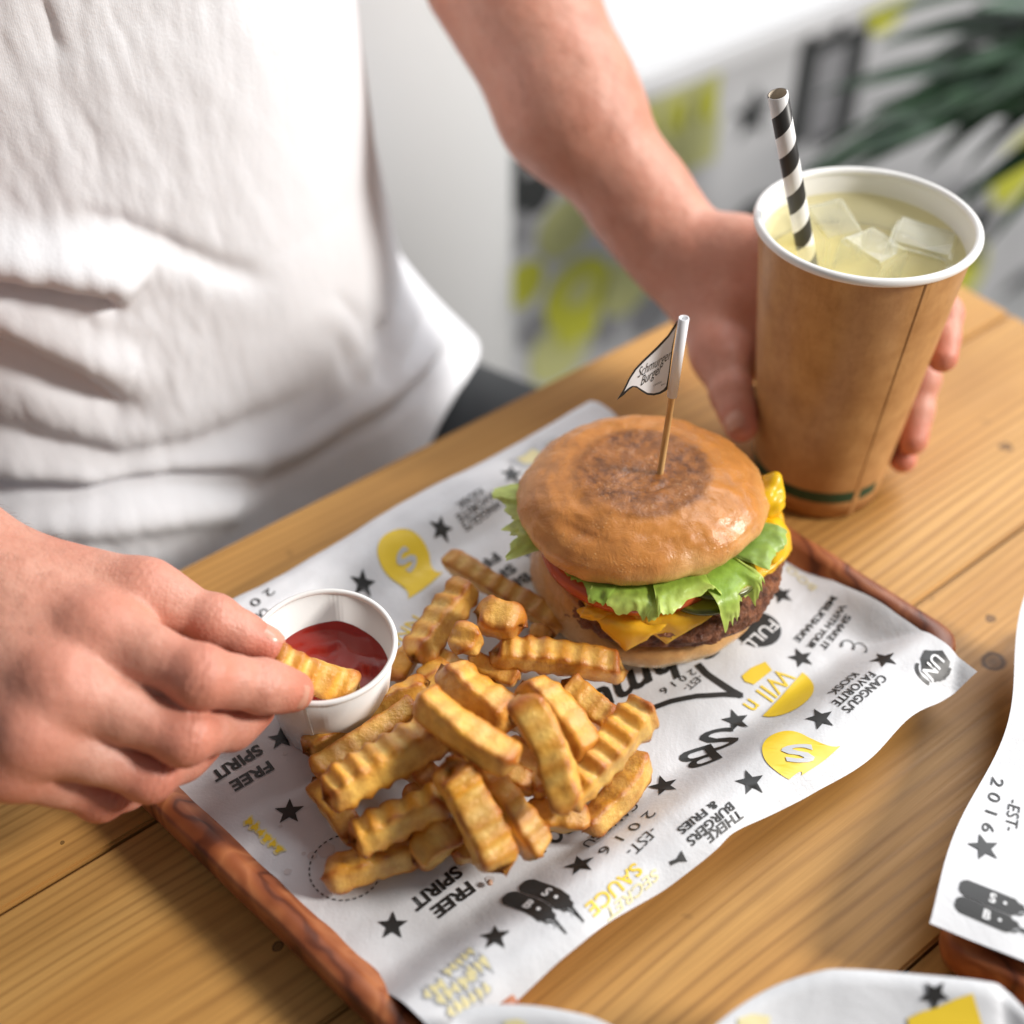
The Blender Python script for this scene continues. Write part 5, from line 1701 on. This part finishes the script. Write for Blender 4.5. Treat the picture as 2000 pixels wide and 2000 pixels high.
def poly_dist(x, y, pts):
    """distance to a polyline, the side (+ below), and how far along 0..1"""
    best = np.full(x.shape, 1e9); side = np.zeros(x.shape); along = np.zeros(x.shape)
    tot = sum(math.dist(pts[i], pts[i + 1]) for i in range(len(pts) - 1)); run = 0
    for i in range(len(pts) - 1):
        ax_, ay_ = pts[i]; bx_, by_ = pts[i + 1]
        dx, dy = bx_ - ax_, by_ - ay_; L2 = dx * dx + dy * dy; L = math.sqrt(L2)
        t = np.clip(((x - ax_) * dx + (y - ay_) * dy) / L2, 0, 1)
        ex = x - ax_ - t * dx; ey = y - ay_ - t * dy
        d = np.hypot(ex, ey)
        m = d < best
        best = np.where(m, d, best)
        sg = np.sign(dx * (y - ay_) - dy * (x - ax_))
        side = np.where(m, sg, side); along = np.where(m, (run + t * L) / tot, along)
        run += L
    return best * side, along

def make_shirt():
    NT_, NZ = 560, 330
    z1, z0 = 0.46, -0.125
    th = np.linspace(0, 2 * np.pi, NT_, endpoint=False)
    T, J = np.meshgrid(th, np.linspace(0, 1, NZ), indexing='ij')
    dd = (T - R(40) + np.pi) % (2 * np.pi) - np.pi
    zb = z0 + 0.082 * np.exp(-(dd / R(40)) ** 2) + 0.004 * np.sin(T * 7 + 1)
    Z = z1 + (zb - z1) * J
    def ip(x, xs, ys): return np.interp(x, xs, ys)
    Wd = ip(Z, [-.13, -.06, 0.0, .08, .2, .33, .40, .46], [.176, .162, .148, .139, .138, .160, .160, .06])
    Dp = ip(Z, [-.13, -.06, 0.0, .08, .2, .33, .40, .46], [.150, .140, .128, .118, .112, .115, .095, .055])
    ca, sa = np.cos(T), np.sin(T)
    n_ = 2.35
    rad = (np.abs(ca / Wd) ** n_ + np.abs(sa / Dp) ** n_) ** (-1 / n_)
    # cloth pushed out over the thigh on the cup side, and over the lap
    rad += 0.046 * np.exp(-(dd / R(27)) ** 2) * np.clip((0.005 - Z) / 0.075, 0, 1) ** 1.2
    dd2 = (T - R(130) + np.pi) % (2 * np.pi) - np.pi
    rad += 0.030 * np.exp(-(dd2 / R(30)) ** 2) * np.clip((0.0 - Z) / 0.09, 0, 1)
    a = rad * ca; f = rad * sa
    V = np.stack([OB.x + AX.x * a + BX.x * f, OB.y + AX.y * a + BX.y * f, Z], -1).reshape(-1, 3)
    nx = np.stack([AX.x * ca + BX.x * sa, AX.y * ca + BX.y * sa, np.zeros_like(ca)], -1).reshape(-1, 3)
    px, py = project_np(V)
    front = (nx[:, 0] * V[:, 0] + nx[:, 1] * V[:, 1]) < 0.02
    D = np.zeros(len(V))
    def fold(pts, depth, w, bulge=0.0, bw=40, boff=-30, fade=0.25):
        nonlocal D
        d, al = poly_dist(px, py, pts)
        e = np.sin(np.pi * al) if fade >= 0.2 else np.clip(np.minimum(al, 1 - al) / fade, 0, 1)
        e = e * e * (3 - 2 * e)
        # beyond the ends fall off
        D -= depth * np.exp(-(d / w) ** 2) * e * (np.abs(d) < 4 * w)
        if bulge: D += bulge * np.exp(-((d - boff) / bw) ** 2) * e
    fold([(-200, 520), (0, 548), (110, 566), (200, 580), (245, 612)], 0.014, 15, 0.013, 48, -58, 0.12)
    fold([(100, 410), (240, 440), (330, 480), (420, 520), (560, 560)], 0.0040, 24, 0.0018, 50, 55)
    fold([(-200, 640), (0, 690), (120, 745), (230, 800), (330, 815)], 0.011, 34, 0.007, 45, -75)
    fold([(-200, 800), (0, 850), (100, 880), (240, 905), (380, 880), (560, 810), (700, 730)], 0.006, 30, 0.005, 38, 55)
    fold([(-200, 945), (0, 958), (200, 965), (360, 945), (470, 935), (530, 955)], 0.016, 22, 0.006, 30, 55, 0.15)
    fold([(470, 960), (600, 900), (760, 800), (880, 730)], 0.0042, 13, 0.003, 22, -32)
    fold([(735, 610), (748, 690), (735, 765)], 0.0050, 15, 0.002, 30, 36)
    fold([(655, 640), (672, 700), (700, 770)], 0.0022, 17, 0.001, 26, 34)
    fold([(835, 600), (815, 670), (780, 740)], 0.0036, 12, 0.0028, 24, -30)
    fold([(890, 660), (840, 720), (770, 800), (690, 860)], 0.0030, 13, 0.002, 22, 30)
    fold([(75, -20), (98, 50), (115, 130)], 0.0022, 15)
    fold([(640, 560), (690, 620), (720, 700)], 0.0020, 16, 0.001, 30, 30)
    # small crumples, standing upright
    m = np.where((px > -300) & (px < 1100) & (py > -200) & (py < 1250))[0]
    cr = np.zeros(len(V))
    al = V @ v3(AX)
    for i in m:
        q = Vector((al[i] * 60, V[i, 2] * 22, 1.3))
        cr[i] = 0.0013 * noise.noise(q) + 0.0008 * noise.noise(q * 2.3) + 0.0004 * noise.noise(q * 5.1)
    left = np.clip((620 - px) / 420, 0.15, 1)
    D += cr * left
    broad = np.zeros(len(V))
    for i in m:
        broad[i] = 0.0035 * noise.noise(Vector((al[i] * 11, V[i, 2] * 11, 5.0)))
    D += broad
    V = V + nx * D[:, None] + np.array([0, 0, -0.25]) * np.minimum(D, 0)[:, None]
    V = V.reshape(-1, 3) - v3(person.location)
    fs = grid_faces(NT_, NZ, wrap_u=True)
    sh = mesh_obj('t_shirt', V.tolist(), [tuple(reversed(q)) for q in fs], CLOTH, person)
    so = sh.modifiers.new('thickness', 'SOLIDIFY'); so.thickness = 0.0012; so.offset = -1
    # sleeves
    for s, el in ((1, Vector(elL)), (-1, Vector(RH['elbow']))):
        sh0 = bp(s * .150, -.02, 0.40); e = sh0.lerp(el, 0.62)
        vs, f2 = tube([sh0, sh0.lerp(e, .5), e], [.066, .064, .068], 32, caps=False)
        mesh_obj('sleeve', [v - person.location for v in vs], f2, CLOTH, person)
make_shirt()

# ---- trousers and hair
DENIM = NT('charcoal denim')
DENIM = DENIM.set(color=DENIM.mix(DENIM.noise(DENIM.coord('Object'), 300, 4, .6), (0.020, 0.022, 0.024), (0.045, 0.047, 0.050)), rough=0.8)
def trouser_fun(p):
    d = None
    for s in (-1, 1):
        c = chain(p, [bp(s * .09, -.02, -0.19), bp(s * .115, .40, -0.17), bp(s * .115, .43, -0.71)], [.098, .068, .050], 0.02)
        d = c if d is None else smin(d, c, 0.03)
    # hip pocket side, nearest the cup
    d = smin(d, chain(p, [bp(.12, .0, -0.17), bp(.165, .16, -0.145)], [.085, .075]), 0.03)
    return smin(d, chain(p, [bp(-.06, -.05, -0.17), bp(.06, -.05, -0.17)], [.105, .105]), 0.04)
V, F = surface_nets(trouser_fun, (-0.48, 0.10, -0.775), (0.26, 0.80, -0.02), 0.009)
mesh_obj('trousers', (V - v3(person.location)).tolist(), F.tolist(), DENIM, person)
HAIR = plain('brown hair', (0.06, 0.032, 0.018), 0.6)
def hair_fun(p):
    return np.maximum(chain(p, [bp(0, -.002, 0.695), bp(0, -.018, 0.655)], [.094, .092]), -(chain(p, [bp(0, .075, 0.63), bp(0, .075, 0.58)], [.075, .09])))
V, F = surface_nets(hair_fun, (-0.40, 0.42, 0.50), (-0.04, 0.78, 0.83), 0.008)
mesh_obj('hair', (V - v3(person.location)).tolist(), F.tolist(), HAIR, person)
for s in (-1, 1):
    vs, fs = lathe([(0, .013), (.006, .0115), (.0115, .006), (.013, 0), (.0115, -.006), (0, -.013)], 16)
    mesh_obj('eye', [Vector(v) + bp(s * .032, .083, 0.668) - person.location for v in vs], fs, plain('eye white', (.7, .7, .68), .2), person)
vs, fs = lathe([(.0, .0)] + [(.05 * math.sin(k / 6 * math.pi / 2), .05 * k / 6) for k in range(1, 7)], 8)
for s in (-1, 1):
    b = bp(s * .115, .47, -0.75)
    bm = box_bm(-0.05, 0.05, -0.13, 0.13, 0.0, 0.075, 0.03, 3)
    o = bm_obj('shoe', bm, DENIM, person, smooth=True)
    o.location = b - person.location; o.rotation_euler = (0, 0, math.atan2(AX.y, AX.x))
# ============================================================ background
FLOORZ = -0.75
FLOORM = NT('grey concrete floor')
FLOORM = FLOORM.set(color=FLOORM.ramp(FLOORM.noise(FLOORM.coord('Object'), 6, 5, .6), [(0.3, (0.20, 0.20, 0.20)), (0.7, (0.32, 0.32, 0.32))]), rough=0.7)
fl = mesh_obj('floor', [(-3, -2, FLOORZ), (3.5, -2, FLOORZ), (3.5, 4, FLOORZ), (-3, 4, FLOORZ)], [(0, 1, 2, 3)], FLOORM, smooth=False)
tag(fl, kind='structure')

# white round column behind the person
WHITEWALL = NT('white painted plaster')
WHITEWALL = WHITEWALL.set(color=(0.80, 0.80, 0.80), rough=0.7, normal=WHITEWALL.bump(WHITEWALL.noise(WHITEWALL.coord('Object'), 60, 4, .6), 0.1, 0.002))
col = empty('round_column', (-0.176, 1.02, FLOORZ))
tag(col, 'white round column behind the person in the T-shirt', 'column')
vs, fs = lathe([(0.0, 0.0), (.176, 0.0), (.176, 1.9), (0.0, 1.9)], 96)
o = mesh_obj('shaft', vs, fs, WHITEWALL, col)
vs, fs = lathe([(.1765, 0.0), (.1805, 0.0), (.1805, 0.06), (.1765, 0.066)], 96)
mesh_obj('skirting', vs, fs, plain('dark skirting', (0.05, 0.05, 0.05), 0.6), col)

# low counter with a painted front
CO = Vector((0.119, 1.148, 0)); CTOP = -0.15
counter = empty('painted_counter', Vector((CO.x, CO.y, FLOORZ)), math.atan2(AX.y, AX.x))
tag(counter, 'low white-topped counter with black and yellow graphics painted on its grey front', 'counter')
GREYPAINT = NT('pale grey paint')
GREYPAINT = GREYPAINT.set(color=GREYPAINT.ramp(GREYPAINT.noise(GREYPAINT.coord('Object'), 5, 3, .5), [(0.3, (0.40, 0.40, 0.41)), (0.7, (0.52, 0.52, 0.53))]), rough=0.6)
hc = CTOP - FLOORZ
bm_obj('front_panel', box_bm(-0.75, 1.6, 0.006, 0.5, 0.0, hc - 0.03), GREYPAINT, counter)
bm_obj('counter_top', box_bm(-0.76, 1.61, -0.006, 0.52, hc - 0.03, hc, 0.006), plain('off-white laminate', (0.60, 0.60, 0.61), 0.5), counter)
bm_obj('back_wall', box_bm(-0.75, 1.6, 0.52, 0.60, 0.0, 1.6), WHITEWALL, counter)
def on_front(x, y):
    """pixel -> counter front, in the counter's own axes"""
    u = (x - 1000) / FPX; v = (y - 1000) / FPX
    d = Vector((u, S2 - v * S2, -(S2 + v * S2)))
    o = Vector((0, 0, CAM_H))
    nrm = Vector((BX.x, BX.y, 0))
    t = (CO - o).dot(nrm) / d.dot(nrm)
    p = o + d * t - Vector((CO.x, CO.y, FLOORZ))
    return p.dot(AX), p.z
def mural(name, pts, mat, lift=0.0):
    """flat painted shape on the counter front"""
    q = [Vector((a, b, 0)) for a, b in pts]
    tris = tessellate_polygon([q])
    return mesh_obj(name, [(p.x, 0.005 - lift, p.y) for p in q], tris, mat, counter, smooth=False)
MY = plain('mural yellow', (0.50, 0.50, 0.04), 0.6); MPY = plain('mural pale yellow', (0.46, 0.46, 0.20), 0.6); MK = plain('mural black', (0.022, 0.024, 0.024), 0.6); MG = plain('mural grey', (0.22, 0.22, 0.23), 0.6)
def m_rect(x0, y0, x1, y1, mat, lift=0.0):
    a0, b0 = on_front(x0, y0); a1, b1 = on_front(x1, y1)
    mural('painted_block', [(a0, b0), (a1, b0), (a1, b1), (a0, b1)], mat, lift)
def m_disc(x, y, r, mat, lift=0.0, name='painted_disc', ry=None):
    a, b = on_front(x, y); a2, _ = on_front(x + r, y)
    rr = abs(a2 - a)
    mural(name, [(a + rr * math.cos(t), b + rr * (ry or 1.0) * math.sin(t)) for t in [2 * math.pi * k / 28 for k in range(28)]], mat, lift)
def m_star(x, y, r, mat, lift=0.0):
    a, b = on_front(x, y); a2, _ = on_front(x + r, y); rr = abs(a2 - a)
    mural('painted_star', [(a + (rr if k % 2 == 0 else rr * .45) * math.sin(math.pi * k / 5), b + (rr if k % 2 == 0 else rr * .45) * math.cos(math.pi * k / 5)) for k in range(10)], mat, lift)
# word block of pale yellow bars
for k in range(5):
    m_rect(1262 + 28 * k, 160, 1282 + 28 * k, 312, MPY if k % 2 else MY, 0.0004)
m_rect(1255, 150, 1402, 172, MPY, 0.0008); m_rect(1255, 290, 1402, 314, MPY, 0.0012)
m_star(1478, 226, 40, MK)
for x0, y0, y1 in ((1572, 92, 270), (1634, 76, 262)):
    m_rect(x0, y0, x0 + 34, y1, MK)
    m_rect(x0 + 10, y0 - 40, x0 + 22, y0 - 2, MK)
m_rect(1607, 110, 1633, 258, MG, 0.0003)
m_disc(1745, 0, 42, MY); m_disc(1998, 330, 42, MY); m_disc(1868, 556, 50, MY)
m_disc(1480, 455, 60, MK, ry=0.8)
m_disc(1135, 580, 62, MY, 0.0004); m_disc(1138, 572, 26, MPY, 0.0008); m_rect(1098, 628, 1170, 650, MY, 0.0012)
m_disc(1030, 560, 40, MY); m_disc(1110, 450, 52, MPY); m_disc(1100, 690, 58, MPY)
m_rect(1000, 300, 1032, 420, MK); m_disc(1050, 385, 38, MK); m_star(1190, 650, 40, MG); m_disc(1230, 560, 50, MPY, 0.0004); m_disc(1050, 650, 32, MG); m_disc(1010, 460, 36, MG, 0.0003)
m_disc(1280, 610, 40, MG); m_disc(1330, 480, 44, MG); m_star(1900, 470, 60, MK); m_rect(1830, 380, 1860, 520, MG)
m_disc(1985, 600, 40, MK)

# ---- leafy plant in front of the counter
LEAF = NT('dark green leaf')
LEAF = LEAF.set(color=LEAF.ramp(LEAF.noise(LEAF.coord('Object'), 40, 3, .6), [(0.3, (0.006, 0.024, 0.010)), (0.7, (0.020, 0.060, 0.022))]), rough=0.4)
plant = empty('potted_palm', (0.62, 1.00, FLOORZ))
tag(plant, 'potted palm with long dark green leaves before the painted counter', 'plant')
def frond(base, tip, w, droop, k):
    base = Vector(base); tip = Vector(tip); n = 22; vs = []
    side = (tip - base).cross(Vector((0, 0, 1))).normalized()
    for i in range(n):
        t = i / (n - 1)
        c = base.lerp(tip, t) + Vector((0, 0, droop * 4 * t * (1 - t)))
        ww = w * (math.sin(math.pi * min(1, t ** 0.75)) ** 0.8 + 0.06) * (1 - 0.2 * t)
        for q in (-1, -0.5, 0, 0.5, 1):
            vs.append(c + side * (q * ww) + Vector((0, 0, abs(q) * ww * 0.35)) - plant.location)
    o = mesh_obj('leaf', vs, grid_faces(n, 5), LEAF, plant)
    m = o.modifiers.new('thickness', 'SOLIDIFY'); m.thickness = 0.0008
    return o
heart = Vector((0.56, 0.98, -0.10))
for k, (x, y, d, w, dr) in enumerate(((1690, 45, 1.05, .016, .05), (1760, 30, 1.15, .020, .05), (1640, 180, 1.02, .012, .02), (1655, 320, 0.98, .014, .03), (1700, 215, 1.05, .018, .03),
                                    (1760, 195, 1.10, .020, .04), (1845, 420, 1.00, .018, .04), (1890, 330, 1.02, .018, .06), (1800, 260, 1.08, .016, .05), (1560, 330, 1.0, .010, .03),
                                    (1450, 440, 1.02, .022, .05), (1930, 480, 0.95, .012, .06), (1920, 100, 1.1, .03, .06),
                                    (1720, 90, 1.04, .028, .03), (1840, 150, 1.0, .034, .03), (1780, 140, 1.06, .026, .05), (1690, 260, 1.0, .020, .02), (1870, 240, 0.98, .030, .05), (1810, 330, 1.02, .022, .06), (1900, 20, 1.0, .036, .02), (1600, 300, 1.04, .016, .05), (1620, 365, 1.0, .014, .04), (1590, 190, 1.06, .014, .04), (1500, 420, 1.02, .018, .05), (1720, 300, 1.0, .022, .06))):
    frond(heart + Vector((0.02 * math.sin(k * 2.4), 0.02 * math.cos(k * 2.4), 0.01 * (k % 3))), PD(x, y, d), w, dr, k)
for k in range(6):
    frond(heart, heart + Vector((0.28 + 0.05 * k, 0.3 * math.sin(k * 1.9), 0.18 - 0.07 * k)), 0.02, 0.05, k)
vs, fs = tube([Vector((0.62, 1.0, FLOORZ + .25)) - plant.location, Vector((0.60, 0.99, -0.35)) - plant.location, heart - plant.location], [.016, .013, .012], 10)
mesh_obj('stem', vs, fs, plain('plant stem', (0.05, 0.06, 0.03), .7), plant)
vs, fs = lathe([(0, 0), (.10, 0), (.135, .27), (.138, .28), (.125, .28), (.12, .25), (0, .25)], 40)
mesh_obj('pot', vs, fs, plain('dark pot', (0.04, 0.04, 0.042), .5), plant)

# ============================================================ neighbouring trays and papers
c2 = [P(1820, 1862, 0.012), P(2130, 2010, 0.012), P(2420, 1420, 0.012), P(2100, 1180, 0.012)]
t2 = tray('wooden_tray', [(p.x, p.y) for p in c2], 'reddish wooden tray at the right edge under another printed paper')
def z2(X, Y):
    p0 = P(1805, 1808, 0.02)
    e = (Vector((X, Y)) - p0.to_2d())
    return 0.0232 + 0.0022 * math.sin(e.y * 60 + 0.5) * math.exp(-abs(e.x) * 18) + 0.0010 * noise.noise(Vector((X * 30, Y * 30, 8)))
right = Sheet('paper', z2, '')
right.origin = Vector((0.2, 0.27, 0.02)); right.root = empty('printed_paper', right.origin)
tag(right.root, 'printed paper on the tray at the right edge of the picture', 'paper')
RC = [P(1805, 1808, .022).to_2d(), P(2150, 1935, .022).to_2d(), P(2450, 1400, .022).to_2d(), P(2012, 1150, .022).to_2d()]
def redge(s, t):
    return Vector((1, -0.3)) * (1 - smooth01(s / 0.3)) * (0.0024 * math.sin(t * 9.5 + 2.6) + 0.004 * math.sin(math.pi * t))
sheet_mesh('sheet', RC, z2, right.root, PAPER, 70, redge, right.origin)
def c6(x, y): return (1750 + x / 2.416, 1150 + y / 2.416)
right.text('2 0 1 6', c6(482, 895), c6(432, 1150), 0.0042, bold=0.0)
right.text('-EST-', c6(562, 1000), c6(542, 1145), 0.0042, bold=-0.002)
right.star(c6(415, 1222), 0.0056, R(20))
bottle_print(right, c6(300, 1400), c6(690, 1560), 'S', 0.115)
bottle_print(right, c6(280, 1478), c6(660, 1640), 'B', 0.115)

# paper-lined bowls at the very front, only their folded edges are in the frame
def front_paper(name, edge_px, depth_px, z_edge, label, seed):
    """a sheet whose far edge stands up, falling away towards the camera"""
    pts = [P(x, y, z_edge + dz) for x, y, dz in edge_px]
    fine = []
    m = len(pts)
    for i in range(m - 1):
        for k in range(14):
            t = k / 14
            p0 = pts[max(0, i - 1)]; p1 = pts[i]; p2 = pts[i + 1]; p3 = pts[min(m - 1, i + 2)]
            fine.append(0.5 * ((2 * p1) + (p2 - p0) * t + (2 * p0 - 5 * p1 + 4 * p2 - p3) * t * t + (3 * p1 - p0 - 3 * p2 + p3) * t ** 3))
    fine.append(pts[-1])
    root = empty(name, (sum(p.x for p in fine) / len(fine), sum(p.y for p in fine) / len(fine) - 0.05, 0))
    tag(root, label, 'paper')
    NV = 26; vs = []
    for i, p in enumerate(fine):
        for j in range(NV):
            t = j / (NV - 1)
            q = p + Vector((-0.35 * 0.0 * t, -depth_px * t, -(z_edge - 0.004) * (1 - (1 - t) ** 2.2)))
            q.z += 0.0012 * noise.noise(Vector((q.x * 40, q.y * 40, seed))) * t
            vs.append(q - root.location)
    o = mesh_obj('sheet', vs, grid_faces(len(fine), NV), PAPER, root)
    md = o.modifiers.new('thickness', 'SOLIDIFY'); md.thickness = 0.00015
    return root, fine
fr1, e1 = front_paper('printed_paper', [(1330, 2090, 0), (1400, 2000, 0), (1500, 1932, 0), (1600, 1897, 0.001), (1660, 1893, 0.001), (1760, 1900, 0), (1920, 1916, 0), (1965, 1935, -0.002), (2040, 2010, -0.004), (2150, 2100, -.006)], 0.11, 0.036, 'printed paper with a star, cut off by the bottom right of the picture', 3)
fr2, e2 = front_paper('printed_paper', [(820, 2110, 0), (872, 2010, 0), (905, 1972, 0), (960, 1962, 0), (1030, 1963, 0), (1110, 1975, 0), (1180, 1996, 0), (1260, 2050, 0), (1330, 2130, 0)], 0.10, 0.034, 'blank white paper edge at the bottom, overlapping the near tray corner', 6)
def fp_point(root, edge, x, y, z_edge, depth, lift=0.0006):
    """where the sloping front sheet lies at a pixel"""
    z = z_edge
    for _ in range(12):
        p = P(x, y, z)
        ey = np.interp(p.x, [e.x for e in edge], [e.y for e in edge])
        t = min(1, max(0, (ey - p.y) / depth))
        z = z_edge - (z_edge - 0.004) * (1 - (1 - t) ** 2.2)
    return P(x, y, z + lift) - root.location
def fp_print(root, edge, z_edge, depth, name, loops, mat, lift=0.0006):
    for lp in loops:
        q = [fp_point(root, edge, x, y, z_edge, depth, lift) for x, y in lp]
        tris = tessellate_polygon([[Vector((p.x, p.y, 0)) for p in q]])
        mesh_obj(name, q, tris, mat, root, smooth=False)
def star_px(x, y, r, rot):
    return [(x + (r if k % 2 == 0 else r * .45) * math.cos(rot + math.pi * k / 5), y + (r if k % 2 == 0 else r * .45) * math.sin(rot + math.pi * k / 5)) for k in range(10)]
fp_print(fr1, e1, 0.036, 0.11, 'printed_star', [star_px(1826, 1943, 31, 0.3)], INK)
fp_print(fr1, e1, 0.036, 0.11, 'printed_lettering', [[(1640, 1938), (1668, 1934), (1672, 1946), (1660, 1950), (1664, 1975), (1654, 1976), (1650, 1950), (1642, 1950)], [(1668, 1968), (1692, 1962), (1702, 1998), (1676, 2006)], [(1606, 1985), (1640, 1978), (1648, 2008), (1612, 2012)]], INK)
fp_print(fr1, e1, 0.036, 0.11, 'printed_block', [[(1772, 1990), (1800, 1976), (1830, 1968), (1870, 1950), (1900, 1940), (1915, 1990), (1925, 2020), (1780, 2020)]], YELLOW)
fp_print(fr1, e1, 0.036, 0.11, 'printed_block', [[(1440, 1990), (1470, 1980), (1505, 1985), (1500, 2015), (1445, 2015)]], PALE)
fp_print(fr2, e2, 0.034, 0.10, 'printed_block', [[(985, 1995), (1010, 1990), (1030, 1998), (1025, 2020), (985, 2020)]], PALE)
